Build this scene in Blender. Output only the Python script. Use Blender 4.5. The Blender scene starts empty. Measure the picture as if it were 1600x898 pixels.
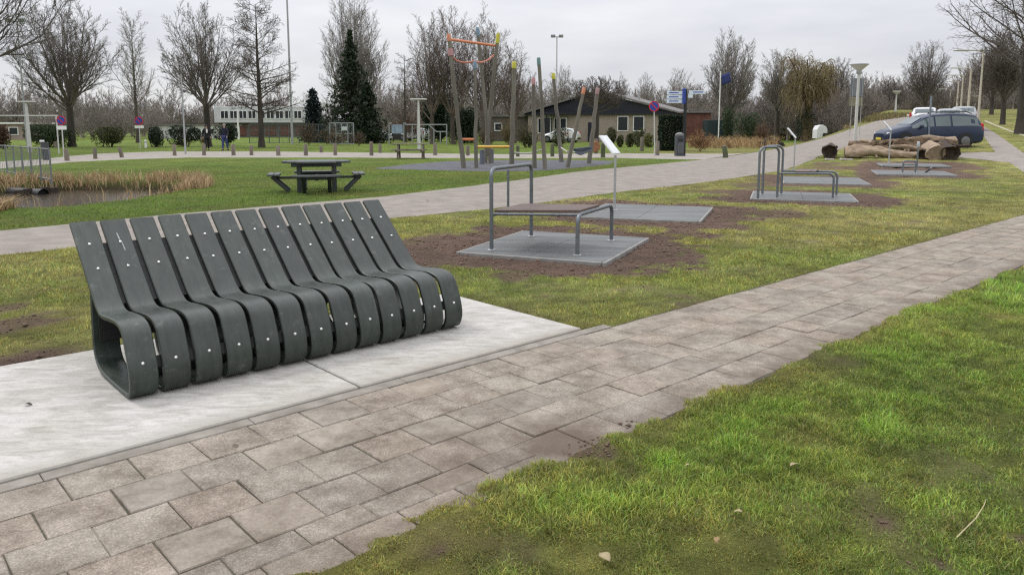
import bpy, math, random
import numpy as np
from mathutils import Vector, Matrix
R = math.radians
scene = bpy.context.scene
COL = scene.collection

# ------------------------------------------------------------------ camera
CF, CT, CPY, CH = 1184.0, 0.133, 357.0, 1.6      # focal (px of 1600), pitch, principal row, eye height
cd = bpy.data.cameras.new('camera')
cd.sensor_width = 36.0
cd.lens = 36.0 * CF / 1600.0
cd.shift_y = -(449.0 - CPY) / 1600.0
cd.clip_start, cd.clip_end = 0.05, 3000
cam = bpy.data.objects.new('camera', cd)
COL.objects.link(cam)
cam.location = (0, 0, CH)
cam.rotation_euler = (math.pi / 2 - CT, 0, 0)
scene.camera = cam
scene.view_settings.view_transform = 'Standard'
scene.view_settings.look = 'None'
scene.view_settings.exposure = 0.0
scene.view_settings.gamma = 1.0
scene.view_settings.use_curve_mapping = False

scene.render.engine = 'CYCLES'
scene.cycles.use_denoising = False
scene.cycles.filter_width = 1.3
scene.cycles.max_bounces = 6
scene.cycles.diffuse_bounces = 3
# ------------------------------------------------------------------ world, overcast
SUN_EL, SUN_AZ = R(52), R(-60)     # azimuth from +Y towards +X
w = bpy.data.worlds.new('World')
scene.world = w
w.use_nodes = True
nt = w.node_tree
nt.nodes.clear()
def nd(nt_, t, **k):
    n = nt_.nodes.new(t)
    for a, b in k.items():
        setattr(n, a, b)
    return n
out = nd(nt, 'ShaderNodeOutputWorld')
bg = nd(nt, 'ShaderNodeBackground')
bg.inputs['Strength'].default_value = 0.1
sky = nd(nt, 'ShaderNodeTexSky', sky_type='NISHITA', sun_disc=False)
sky.sun_elevation = SUN_EL
sky.sun_rotation = SUN_AZ
tc = nd(nt, 'ShaderNodeTexCoord')
sep = nd(nt, 'ShaderNodeSeparateXYZ')
nt.links.new(tc.outputs['Generated'], sep.inputs[0])
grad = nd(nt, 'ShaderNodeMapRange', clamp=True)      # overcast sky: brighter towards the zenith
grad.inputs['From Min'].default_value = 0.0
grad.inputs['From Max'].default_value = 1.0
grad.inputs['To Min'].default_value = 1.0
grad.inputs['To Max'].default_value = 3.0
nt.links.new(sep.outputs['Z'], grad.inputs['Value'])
mp = nd(nt, 'ShaderNodeMapping')
mp.inputs['Scale'].default_value = (1.6, 1.6, 7.0)
nt.links.new(tc.outputs['Generated'], mp.inputs[0])
ns = nd(nt, 'ShaderNodeTexNoise')
ns.inputs['Scale'].default_value = 1.7
ns.inputs['Detail'].default_value = 5
ns.inputs['Roughness'].default_value = 0.55
nt.links.new(mp.outputs[0], ns.inputs['Vector'])
cr = nd(nt, 'ShaderNodeValToRGB')
cr.color_ramp.elements[0].position = 0.30
cr.color_ramp.elements[0].color = (5.75, 5.87, 6.35, 1)
cr.color_ramp.elements[1].position = 0.68
cr.color_ramp.elements[1].color = (7.6, 7.65, 7.85, 1)
nt.links.new(ns.outputs['Fac'], cr.inputs[0])
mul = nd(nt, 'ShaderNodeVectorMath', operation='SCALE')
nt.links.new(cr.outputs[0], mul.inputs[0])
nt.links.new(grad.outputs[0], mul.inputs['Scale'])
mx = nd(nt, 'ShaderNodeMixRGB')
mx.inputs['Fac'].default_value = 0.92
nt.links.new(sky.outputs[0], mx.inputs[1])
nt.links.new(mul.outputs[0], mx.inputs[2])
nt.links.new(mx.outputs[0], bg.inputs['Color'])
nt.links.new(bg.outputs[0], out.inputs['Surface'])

sd = bpy.data.lights.new('sun', 'SUN')
sd.energy = 1.5
sd.angle = R(14)
sd.color = (1.0, 0.97, 0.93)
sun = bpy.data.objects.new('sun', sd)
COL.objects.link(sun)
sv = Vector((math.cos(SUN_EL) * math.sin(SUN_AZ), math.cos(SUN_EL) * math.cos(SUN_AZ), math.sin(SUN_EL)))
sun.rotation_euler = sv.to_track_quat('Z', 'Y').to_euler()
sun.location = sv * 50

# ------------------------------------------------------------------ place helpers
cT, sT = math.cos(CT), math.sin(CT)
PHI = 0.741
U2 = np.array([math.cos(PHI), math.sin(PHI)])
N2 = np.array([-math.sin(PHI), math.cos(PHI)])
O2 = np.array([-2.179, 3.235])
def ss(t):
    t = np.clip(t, 0, 1)
    return t * t * (3 - 2 * t)
def hgt(x, y):
    """height of the land: flat, rising towards the road on the right"""
    x = np.asarray(x, float); y = np.asarray(y, float)
    S = .463 * x + .886 * y; T = .886 * x - .463 * y
    r = np.where(S > 36, .317 + .05 * (S - 36), np.where(S > 24, .0022 * (S - 24) ** 2, 0))
    r = np.minimum(r, 3.6)
    return r * ss((T + 10) / 8)
def hh(x, y):
    return float(hgt(x, y))
def ray(x, y):
    u = (x - 800) / CF; v = (y - CPY) / CF
    return np.array([u, cT - v * sT, -sT - v * cT])
def gp(x, y, dz=0.0):
    """point of the land seen at a photo pixel"""
    return Vector(gps(np.array([x]), np.array([y]), dz)[0])
def gps(x, y, dz=0.0):
    x = np.asarray(x, float); y = np.asarray(y, float)
    u = (x - 800) / CF; v = (y - CPY) / CF
    D = np.stack([u, cT - v * sT, -sT - v * cT], -1)
    T = np.concatenate([np.arange(1, 60, .25), np.arange(60, 200, 1.0)])
    P = D[:, None, :] * T[None, :, None]
    below = CH + P[..., 2] <= hgt(P[..., 0], P[..., 1]) + dz
    i = np.where(below.any(1), below.argmax(1), len(T) - 1)
    lo = T[np.maximum(i - 1, 0)]; hi = T[i]
    for _ in range(22):
        m = (lo + hi) / 2; q = D * m[:, None]; b_ = CH + q[:, 2] <= hgt(q[:, 0], q[:, 1]) + dz
        hi = np.where(b_, m, hi); lo = np.where(b_, lo, m)
    q = D * hi[:, None]
    return np.stack([q[:, 0], q[:, 1], hgt(q[:, 0], q[:, 1]) + dz], -1)
def dp(x, y, Y):
    """point at depth Y seen at a photo pixel"""
    d = ray(x, y); p = d * (Y / d[1])
    return Vector((p[0], Y, CH + p[2]))
def base(x, Y):
    X = (x - 800) / CF * (Y * cT + 1.6 * sT)
    return Vector((X, Y, hh(X, Y)))
def uv(u, v, z=0.0):
    p = O2 + U2 * u - N2 * v
    return Vector((p[0], p[1], z))

def _hash(ix, iy, s):
    n = (ix.astype(np.int64) * 374761393 + iy.astype(np.int64) * 668265263 + s * 974634777) & 0xffffffff
    n = ((n ^ (n >> 13)) * 1274126177) & 0xffffffff
    return ((n ^ (n >> 16)) & 0xffffff) / float(0xffffff)
def vn(x, y, s=0):
    x = np.asarray(x, float); y = np.asarray(y, float)
    ix = np.floor(x); iy = np.floor(y); fx = x - ix; fy = y - iy
    fx = fx * fx * (3 - 2 * fx); fy = fy * fy * (3 - 2 * fy)
    a = _hash(ix, iy, s); b = _hash(ix + 1, iy, s); c = _hash(ix, iy + 1, s); d = _hash(ix + 1, iy + 1, s)
    return (a * (1 - fx) + b * fx) * (1 - fy) + (c * (1 - fx) + d * fx) * fy
def fbm(x, y, s=0, o=4):
    t = 0; a = .5; k = 0
    for i in range(o):
        t = t + a * vn(x, y, s + i * 17); k += a
        x = x * 2.03 + 3.1; y = y * 2.03 + 7.7; a *= .5
    return t / k

# ------------------------------------------------------------------ materials
MATS = {}
def mat(name, col, rough=.7, var=.18, scale=8.0, bump=.0, bscale=None, metal=0.0, spec=.4, col2=None, obrand=0.0, stretch=None, detail=4, world=True):
    if name in MATS:
        return MATS[name]
    m = bpy.data.materials.new(name); m.use_nodes = True
    t = m.node_tree; b = t.nodes['Principled BSDF']
    b.inputs['Roughness'].default_value = rough
    b.inputs['Metallic'].default_value = metal
    b.inputs['Specular IOR Level'].default_value = spec
    L = t.links.new
    if world:
        g = nd(t, 'ShaderNodeNewGeometry'); src = g.outputs['Position']
    else:
        g = nd(t, 'ShaderNodeTexCoord'); src = g.outputs['Object']
    if stretch:
        mpp = nd(t, 'ShaderNodeMapping'); mpp.inputs['Scale'].default_value = stretch
        L(src, mpp.inputs[0]); src = mpp.outputs[0]
    n = nd(t, 'ShaderNodeTexNoise'); n.inputs['Scale'].default_value = scale; n.inputs['Detail'].default_value = detail
    n.inputs['Roughness'].default_value = .62
    L(src, n.inputs['Vector'])
    r = nd(t, 'ShaderNodeValToRGB')
    c2 = col2 if col2 else tuple(min(1, c * (1 + var)) for c in col)
    c1 = col if col2 else tuple(c * (1 - var) for c in col)
    r.color_ramp.elements[0].position = .33; r.color_ramp.elements[0].color = (*c1, 1)
    r.color_ramp.elements[1].position = .67; r.color_ramp.elements[1].color = (*c2, 1)
    L(n.outputs['Fac'], r.inputs[0])
    cs = r.outputs[0]
    if obrand:
        oi = nd(t, 'ShaderNodeObjectInfo')
        mr = nd(t, 'ShaderNodeMapRange'); mr.inputs['To Min'].default_value = 1 - obrand; mr.inputs['To Max'].default_value = 1 + obrand
        L(oi.outputs['Random'], mr.inputs[0])
        sc = nd(t, 'ShaderNodeVectorMath', operation='SCALE')
        L(cs, sc.inputs[0]); L(mr.outputs[0], sc.inputs['Scale']); cs = sc.outputs[0]
    L(cs, b.inputs['Base Color'])
    if bump:
        n2 = nd(t, 'ShaderNodeTexNoise'); n2.inputs['Scale'].default_value = bscale or scale * 4; n2.inputs['Detail'].default_value = 5
        L(src, n2.inputs['Vector'])
        bp = nd(t, 'ShaderNodeBump'); bp.inputs['Strength'].default_value = bump; bp.inputs['Distance'].default_value = .02
        L(n2.outputs['Fac'], bp.inputs['Height']); L(bp.outputs[0], b.inputs['Normal'])
    MATS[name] = m
    return m
def attr_mat(name, attr, rough=.8, trans=0.0, spec=.2):
    """base colour comes from the piece's own colour attribute"""
    m = bpy.data.materials.new(name); m.use_nodes = True
    t = m.node_tree; b = t.nodes['Principled BSDF']
    b.inputs['Roughness'].default_value = rough
    b.inputs['Specular IOR Level'].default_value = spec
    a = nd(t, 'ShaderNodeAttribute'); a.attribute_name = attr
    t.links.new(a.outputs['Color'], b.inputs['Base Color'])
    if trans:
        tr = nd(t, 'ShaderNodeBsdfTranslucent'); t.links.new(a.outputs['Color'], tr.inputs['Color'])
        ms = nd(t, 'ShaderNodeMixShader'); ms.inputs[0].default_value = trans
        t.links.new(b.outputs[0], ms.inputs[1]); t.links.new(tr.outputs[0], ms.inputs[2])
        t.links.new(ms.outputs[0], t.nodes['Material Output'].inputs['Surface'])
    MATS[name] = m
    return m

# ------------------------------------------------------------------ mesh helpers
def npmesh(name, V, faces, smooth=False, attrs=None):
    """V (n,3); faces: list of int arrays (m,k)"""
    me = bpy.data.meshes.new(name)
    V = np.ascontiguousarray(V, np.float32)
    faces = [np.asarray(f, np.int32) for f in faces if len(f)]
    me.vertices.add(len(V)); me.vertices.foreach_set('co', V.ravel())
    nl = sum(f.size for f in faces); npl = sum(len(f) for f in faces)
    me.loops.add(nl); me.polygons.add(npl)
    me.loops.foreach_set('vertex_index', np.concatenate([f.ravel() for f in faces]))
    ls = []; o = 0
    for f in faces:
        ls.append(o + np.arange(len(f)) * f.shape[1]); o += f.size
    me.polygons.foreach_set('loop_start', np.concatenate(ls).astype(np.int32))
    if smooth:
        me.polygons.foreach_set('use_smooth', np.ones(npl, bool))
    if attrs:
        for k, a in attrs.items():
            a = np.asarray(a, np.float32)
            if a.ndim == 1:
                at = me.attributes.new(k, 'FLOAT', 'POINT'); at.data.foreach_set('value', a)
            else:
                if a.shape[1] == 3:
                    a = np.concatenate([a, np.ones((len(a), 1), np.float32)], 1)
                at = me.attributes.new(k, 'FLOAT_COLOR', 'POINT'); at.data.foreach_set('color', np.ascontiguousarray(a).ravel())
    me.update(calc_edges=True); me.validate()
    return me
def tag(o, label=None, cat=None, group=None, kind=None):
    if label: o['label'] = label
    if cat: o['category'] = cat
    if group: o['group'] = group
    if kind: o['kind'] = kind
    return o
def link(name, me, m=None, parent=None, loc=None):
    o = bpy.data.objects.new(name, me); COL.objects.link(o)
    if m is not None and me is not None and not me.materials:
        me.materials.append(m)
    if parent is not None: o.parent = parent
    if loc is not None: o.location = loc
    return o
def empty(name, loc=(0, 0, 0), rz=0.0, label=None, cat=None, group=None, kind=None):
    o = bpy.data.objects.new(name, None); COL.objects.link(o)
    o.location = loc; o.rotation_euler = (0, 0, rz); o.empty_display_size = .1
    return tag(o, label, cat, group, kind)
def kids(o):
    return [c for c in o.children]
def copy_tree(o, parent=None):
    c = o.copy(); COL.objects.link(c)
    if parent is not None: c.parent = parent
    for ch in list(o.children):
        copy_tree(ch, c)
    return c

class MB:
    def __init__(s): s.v = []; s.f = []
    def add(s, vs, fs):
        o = len(s.v); s.v.extend([tuple(v) for v in vs]); s.f.extend([tuple(i + o for i in f) for f in fs]); return s
    def box(s, c, d, rot=None, bev=0.0):
        hx, hy, hz = d[0] / 2, d[1] / 2, d[2] / 2
        if bev > 0:
            b = min(bev, hx * .9, hy * .9, hz * .9); vs = []; idx = {}
            for sx in (-1, 1):
                for sy in (-1, 1):
                    for sz in (-1, 1):
                        for k, q in enumerate(((hx - b, hy - b, hz), (hx - b, hy, hz - b), (hx, hy - b, hz - b))):
                            idx[(sx, sy, sz, k)] = len(vs); vs.append((sx * q[0], sy * q[1], sz * q[2]))
            I = lambda sx, sy, sz, k: idx[(sx, sy, sz, k)]
            fs = []
            for z in (-1, 1): fs.append([I(-1, -1, z, 0), I(1, -1, z, 0), I(1, 1, z, 0), I(-1, 1, z, 0)][::z])
            for y in (-1, 1): fs.append([I(-1, y, -1, 1), I(-1, y, 1, 1), I(1, y, 1, 1), I(1, y, -1, 1)][::y])
            for x in (-1, 1): fs.append([I(x, -1, -1, 2), I(x, 1, -1, 2), I(x, 1, 1, 2), I(x, -1, 1, 2)][::x])
            for y in (-1, 1):
                for z in (-1, 1): fs.append([I(-1, y, z, 0), I(-1, y, z, 1), I(1, y, z, 1), I(1, y, z, 0)][::-y * z])
            for x in (-1, 1):
                for z in (-1, 1): fs.append([I(x, -1, z, 0), I(x, -1, z, 2), I(x, 1, z, 2), I(x, 1, z, 0)][::x * z])
            for x in (-1, 1):
                for y in (-1, 1): fs.append([I(x, y, -1, 1), I(x, y, -1, 2), I(x, y, 1, 2), I(x, y, 1, 1)][::x * y])
            for x in (-1, 1):
                for y in (-1, 1):
                    for z in (-1, 1): fs.append([I(x, y, z, 0), I(x, y, z, 1), I(x, y, z, 2)][::-x * y * z])
        else:
            vs = [(x, y, z) for x in (-hx, hx) for y in (-hy, hy) for z in (-hz, hz)]
            fs = [(0, 1, 3, 2), (4, 6, 7, 5), (0, 4, 5, 1), (2, 3, 7, 6), (0, 2, 6, 4), (1, 5, 7, 3)]
        M = rot if rot is not None else Matrix.Identity(3)
        c = Vector(c)
        return s.add([c + M @ Vector(v) for v in vs], fs)
    def tube(s, pts, r, n=8, caps=True):
        pts = [Vector(p) for p in pts]; k = len(pts)
        rs = r if isinstance(r, (list, tuple)) else [r] * k
        prev = None; vs = []; fs = []
        for i, p in enumerate(pts):
            if i == 0: t = pts[1] - p
            elif i == k - 1: t = p - pts[i - 1]
            else: t = (pts[i + 1] - p).normalized() + (p - pts[i - 1]).normalized()
            t.normalize()
            if prev is None:
                a = t.orthogonal().normalized()
            else:
                a = (prev - t * prev.dot(t)).normalized()
            prev = a; b = t.cross(a)
            for j in range(n):
                an = 2 * math.pi * j / n
                vs.append(p + (a * math.cos(an) + b * math.sin(an)) * rs[i])
        for i in range(k - 1):
            for j in range(n):
                fs.append((i * n + j, i * n + (j + 1) % n, (i + 1) * n + (j + 1) % n, (i + 1) * n + j))
        if caps:
            fs.append(tuple(range(n))[::-1]); fs.append(tuple((k - 1) * n + j for j in range(n)))
        return s.add(vs, fs)
    def bar(s, a, b, w, d, up=(0, 0, 1), bev=0.0):
        a = Vector(a); b = Vector(b); x = (b - a); L = x.length; x.normalize()
        z = Vector(up); y = z.cross(x)
        if y.length < 1e-4: y = Vector((0, 1, 0)).cross(x)
        y.normalize(); z = x.cross(y)
        M = Matrix((x, y, z)).transposed()
        return s.box((a + b) / 2, (L, w, d), M, bev)
    def lathe(s, prof, n=16, c=(0, 0, 0)):
        vs = []; fs = []; k = len(prof)
        for r, z in prof:
            for j in range(n):
                an = 2 * math.pi * j / n
                vs.append((c[0] + r * math.cos(an), c[1] + r * math.sin(an), c[2] + z))
        for i in range(k - 1):
            for j in range(n):
                fs.append((i * n + j, i * n + (j + 1) % n, (i + 1) * n + (j + 1) % n, (i + 1) * n + j))
        fs.append(tuple(range(n))[::-1]); fs.append(tuple((k - 1) * n + j for j in range(n)))
        return s.add(vs, fs)
    def prism(s, poly, a, b):
        """poly: list of 3D points (planar); extruded from offset a to b (vectors)"""
        n = len(poly); a = Vector(a); b = Vector(b)
        vs = [Vector(p) + a for p in poly] + [Vector(p) + b for p in poly]
        fs = [tuple(range(n))[::-1], tuple(range(n, 2 * n))]
        for i in range(n):
            j = (i + 1) % n; fs.append((i, j, n + j, n + i))
        return s.add(vs, fs)
    def mesh(s, name='mesh', smooth=None):
        me = bpy.data.meshes.new(name)
        me.from_pydata([tuple(v) for v in s.v], [], s.f)
        import bmesh
        b = bmesh.new(); b.from_mesh(me); bmesh.ops.recalc_face_normals(b, faces=b.faces); b.to_mesh(me); b.free()
        if smooth is not None:
            me.polygons.foreach_set('use_smooth', np.ones(len(me.polygons), bool))
            me.set_sharp_from_angle(angle=R(smooth))
        return me
    def build(s, name, m, parent=None, smooth=None, loc=None):
        return link(name, s.mesh(name, smooth), m, parent, loc)
def rz(a): return Matrix.Rotation(a, 3, 'Z')
def rx(a): return Matrix.Rotation(a, 3, 'X')
def ry(a): return Matrix.Rotation(a, 3, 'Y')

def sdf_poly(x, y, poly):
    """signed distance (negative inside) of points to a polygon"""
    poly = [(p[0], p[1]) for p in poly]
    d = np.full(x.shape, 1e9); s = np.zeros(x.shape, bool)
    n = len(poly)
    for i in range(n):
        ax, ay = poly[i]; bx, by = poly[(i + 1) % n]
        ex, ey = bx - ax, by - ay
        wx, wy = x - ax, y - ay
        t = np.clip((wx * ex + wy * ey) / max(1e-9, ex * ex + ey * ey), 0, 1)
        d = np.minimum(d, (wx - ex * t) ** 2 + (wy - ey * t) ** 2)
        c = ((ay > y) != (by > y)) & (x < (bx - ax) * (y - ay) / (by - ay + 1e-12) + ax)
        s ^= c
    d = np.sqrt(d)
    return np.where(s, -d, d)
rng = np.random.default_rng(7)
random.seed(7)
# ------------------------------------------------------------------ outlines on the ground
def line_px(pts): return [gp(x, y) for x, y in pts]
road_L = [Vector((-24, -7, 0)), Vector((-15, 3.4, 0)), Vector((-8.0, 11.75, 0)), Vector((-6.06, 14.27, 0)), Vector((-2.95, 17.7, 0)), Vector((-.2, 22.4, 0)), Vector((2.36, 27.6, 0)), Vector((5.6, 32.2, 0)), Vector((9.2, 37.2, 0)), Vector((14.4, 45.0, 0)), Vector((21.8, 53.5, 0)), Vector((34.6, 70, 0)), Vector((64, 113, 0)), Vector((120, 195, 0))]
road_R = [Vector((-21.5, -6.5, 0)), Vector((-12.6, 3.0, 0)), Vector((-6.5, 9.47, 0)), Vector((-4.2, 11.6, 0)), Vector((-2.05, 13.42, 0)), Vector((0, 15.3, 0)), Vector((2.48, 18.6, 0)), Vector((5.42, 21.9, 0)), Vector((9.99, 27.8, 0)), Vector((14.56, 35.33, 0)), Vector((21.7, 44.6, 0)), Vector((32.5, 62.7, 0)), Vector((60, 106, 0)), Vector((115, 187, 0))]
road_poly = road_L + road_R[::-1]
bp_near = line_px([(-60, 268), (0, 263), (60, 258), (110, 253), (200, 249), (300, 246), (500, 246), (800, 247.3), (950, 246.5), (1100, 249)])
bp_far = line_px([(-60, 256), (0, 252), (60, 249), (110, 243.5), (160, 239.5), (250, 236.5), (420, 236.5), (800, 241), (950, 239.5), (1180, 237.5)])
bp_poly = bp_near + bp_far[::-1]
rubber_poly = line_px([(585, 263.5), (640, 257), (700, 252.5), (800, 250.5), (900, 250.5), (960, 252), (950, 257), (900, 262), (850, 266.5), (770, 268), (680, 266)])
pr_L = line_px([(1622, 284), (1600, 269), (1577, 254), (1555, 238), (1540, 217), (1530, 199)])
pr_R = line_px([(1660, 268), (1632, 255), (1600, 239), (1580, 225), (1557, 209), (1538, 198)])
pr_poly = pr_L + pr_R[::-1]
ps_poly = line_px([(1497, 239), (1530, 238), (1556, 238), (1579, 254.5), (1540, 250), (1497, 246)])
pond_poly = [(-9.5, 15.5), (-9.0, 16.8), (-8.75, 18.6), (-8.9, 20.6), (-9.9, 22.3), (-11.4, 22.7), (-13.0, 22.6), (-14.1, 21.9), (-14.6, 20.6), (-14.2, 19.2), (-12.6, 16.8), (-11.0, 15.2)]
def rect_of(px4):
    p = [np.array(gp(*q)[:2]) for q in px4]
    c = sum(p) / 4
    a = ((p[3] - p[0]) + (p[2] - p[1])) / 2; b = ((p[1] - p[0]) + (p[2] - p[3])) / 2
    la, lb = np.linalg.norm(a), np.linalg.norm(b)
    ang = (math.atan2(a[1], a[0]) + math.atan2(b[1], b[0]) - math.pi / 2) / 2
    return c, la, lb, ang
pads_px = [[(713, 398), (815, 363), (1022, 375), (938, 413)], [(880, 341), (960, 322), (1123, 325), (1085, 347)],
           [(1163, 312), (1185, 302), (1337, 303), (1329, 317)], [(1218, 288), (1226, 277), (1353, 279), (1346, 289)],
           [(1362, 275), (1370, 266), (1480, 267), (1488, 276)], [(1371, 262), (1378, 255), (1474, 255), (1480, 262)]]
pads = [rect_of(q) for q in pads_px]
def rect_sd(x, y, c, la, lb, ang):
    dx, dy = x - c[0], y - c[1]
    a = np.abs(dx * math.cos(ang) + dy * math.sin(ang)) - la / 2
    b = np.abs(-dx * math.sin(ang) + dy * math.cos(ang)) - lb / 2
    return np.where((a > 0) & (b > 0), np.hypot(np.maximum(a, 0), np.maximum(b, 0)), np.maximum(a, b))
def box_sd(u, v, u0, u1, v0, v1):
    a = np.maximum(u0 - u, u - u1); b = np.maximum(v0 - v, v - v1)
    return np.where((a > 0) & (b > 0), np.hypot(np.maximum(a, 0), np.maximum(b, 0)), np.maximum(a, b))
mud_px = [(905, 700, .20), (945, 712, .12), (690, 862, .04), (1375, 818, .035), (1420, 888, .05), (1590, 840, .05), (1200, 838, .03), (1470, 885, .04), (1210, 885, .04)]
thin_px = [(1380, 830, .4), (1430, 880, .35), (1570, 800, .4), (1180, 815, .25), (1540, 680, .25), (760, 850, .3), (1330, 560, .25), (1000, 745, .3), (660, 860, .22), (820, 790, .3), (900, 740, .25), (1290, 545, .2), (1090, 700, .2), (1500, 760, .3), (1250, 800, .3)]
thin_pts = [(gp(a, b), r) for a, b, r in thin_px]
mud_pts = [(gp(a, b), r) for a, b, r in mud_px]
worn_px = [(600, 430, .9), (690, 375, .7), (660, 420, .5), (800, 430, .35), (1150, 300, 1.1), (1120, 310, .8), (1180, 290, .9), (1300, 262, 1.3), (1250, 300, .6), (1420, 262, 1.2), (1330, 262, 1.0), (1210, 335, .7), (1080, 365, .5), (40, 505, .35), (20, 480, .3), (1120, 300, .9), (1520, 262, .7), (1290, 256, 1.0)]
worn_pts = [(gp(a, b), r) for a, b, r in worn_px]

def fields(x, y):
    """soil, lush, straw (0..1) and signed distance to anything paved"""
    d = np.stack([x - O2[0], y - O2[1]], -1)
    u = d @ U2; v = -(d @ N2)
    edge = .05 * (fbm(u * 2.3, v * 2.3, 3) - .5) * 2
    sd_path = box_sd(u, v, -8, 22, -.02, 1.46)
    sd_slab = np.minimum(box_sd(u, v, -4.3, 1.775, -2.08, 0), box_sd(u, v, 1.7, 3.8, -1.85, 0))
    sd_pad = np.full(x.shape, 1e9)
    for c, la, lb, an in pads:
        sd_pad = np.minimum(sd_pad, rect_sd(x, y, c, la, lb, an))
    sd_road = sdf_poly(x, y, road_poly); sd_bp = sdf_poly(x, y, bp_poly); sd_rub = sdf_poly(x, y, rubber_poly)
    sd_pr = np.minimum(sdf_poly(x, y, pr_poly), sdf_poly(x, y, ps_poly))
    n4 = fbm(x * 2.6 + 40, y * 2.6, 57, 3)
    n1 = fbm(x * .55, y * .55, 11); n2 = fbm(x * 1.9, y * 1.9, 23); n3 = fbm(x * 6.5, y * 6.5, 31)
    right = v > .7
    n5 = fbm(x * 13, y * 13, 91, 3); sd_over = sd_path + right * np.clip(.035 + .20 * (n4 - .5) + .15 * (n5 - .5), -.04, .13)
    mid = (~right) & (sd_road > 0) & (x * .886 - y * .463 > -13.5) & (y < 60) & (sdf_poly(x, y, [tuple(p[:2]) for p in road_R] + [(115, 0), (0, -60)]) < 0)
    # bare soil
    nn = n2 * .6 + n3 * .4
    soil = ss((1.05 - sd_pad + (nn - .5) * 2.2) / .42) * (sd_pad < 2)
    for p, r in worn_pts:
        q = np.hypot(x - p[0], (y - p[1]) * .8)
        soil = np.maximum(soil, .85 * ss((r - q + (nn - .5) * 2.0 * r) / (r * .6)))
    for p, r in mud_pts:
        q = np.hypot(x - p[0], (y - p[1]) * .7)
        soil = np.maximum(soil, .92 * ss((r - q + (nn - .5) * 2.2 * r) / (r * .7)))
    for p, r in thin_pts:
        q = np.hypot(x - p[0], (y - p[1]) * .7)
        soil = np.maximum(soil, .30 * ss((r - q + (nn - .5) * 3.0 * r) / (r * .9)) * (.4 + 1.2 * n3))
    soil = np.maximum(soil, ss((.27 - np.abs(sd_slab - .1) + (nn - .5) * .5) / .2) * (v < -.9) * ss((.95 - u) / .5))
    soil = np.maximum(soil, .6 * ss((.08 - sd_slab + (nn - .5) * .25) / .1) * (v < -.2))
    soil = np.maximum(soil, .75 * ss((.12 - sd_road + (nn - .5) * .9) / .3) * mid)
    soil = np.maximum(soil, .62 * ss((.03 - sd_over + (nn - .5) * .4) / .12))
    soil = np.maximum(soil, .55 * ss((nn - .62) / .1) * mid)
    lush = np.where(right, .58 + (n1 - .5) * 3.0 + (n2 - .5) * 1.6 + (n4 - .5) * .8, .80 + (n1 - .5) * .9 + (n2 - .5) * .5)
    lush = np.where(right, lush - .7 * ss((.42 - sd_path + (n2 - .5) * .8) / .4) * .8, lush)
    lush = np.where(mid, .30 + (n1 - .5) * 1.5 + (n2 - .5) * .7, lush)
    lush = np.clip(lush, 0, 1)
    straw = np.where(mid, .32 + (n2 - .5) * 1.2 + (n3 - .5) * .8, np.where(right, .06 + (n2 - .55) * .6, 0))
    rough = (v < -14) & (sd_road > .1) & (x > 9) & (sd_road < 9)
    lush = np.where(rough, lush * .35, lush); straw = np.where(rough, .35 + (n2 - .5), straw)
    straw = np.clip(straw, 0, .8)
    paved = np.minimum.reduce([sd_path, sd_slab, sd_pad, sd_road, sd_bp, sd_rub, sd_pr])
    return dict(soil=soil, lush=lush, straw=straw, paved=paved, u=u, v=v, sd_path=sd_path, sd_over=sd_over, sd_slab=sd_slab, sd_pad=sd_pad, sd_road=sd_road, sd_bp=sd_bp, sd_rub=sd_rub, sd_pr=sd_pr, n2=n2, n3=n3, n4=n4, n5=n5, mid=mid, right=right, pond=sdf_poly(x, y, pond_poly))
C_LUSH = np.array([.145, .222, .032]); C_OLIVE = np.array([.235, .225, .060]); C_STRAW = np.array([.38, .32, .16]); C_SOIL = np.array([.178, .118, .088])
def grass_col(f):
    c = C_OLIVE + (C_LUSH - C_OLIVE) * f['lush'][..., None]
    c = c + (C_STRAW - c) * (f['straw'] * .55)[..., None]
    far = (~f['right']) & (~f['mid'])
    c = c * np.where(far, .86, np.where(f['mid'], 1.22, 1.27))[..., None]
    k = (f['n4'] - .5) * 1.5 + (f['n5'] - .5) * 1.5
    return c * np.clip(1.06 + k * np.where(far, .35, np.where(f['mid'], .7, .85)), .62, 1.8)[..., None]
def ground_z(x, y, f):
    z = hgt(x, y)
    near = ss((40 - y) / 20)
    z = z + near * ((f['n2'] - .5) * .022 + (f['n3'] - .5) * .016)
    z = z + .006 * f['right'] * ss((.3 - f['sd_path']) / .3) * near + .012 * ss(f['soil']) * (f['n3'] - .3) * near
    sink = lambda sd, dpt, wd: -dpt * ss(-sd / wd + .5)
    z = z + sink(f['sd_over'] + .03 * (f['n3'] - .3) + .03, .07, .12) + sink(f['sd_slab'], .08, .1) + sink(f['sd_pad'], .06, .12)
    z = z + sink(np.minimum(f['sd_road'], f['sd_bp']) + .15, .07, .3) + sink(np.minimum(f['sd_rub'], f['sd_pr']) + .15, .07, .3)
    z = z - .80 * ss((.42 - f['pond']) / 1.1)
    return z

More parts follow.
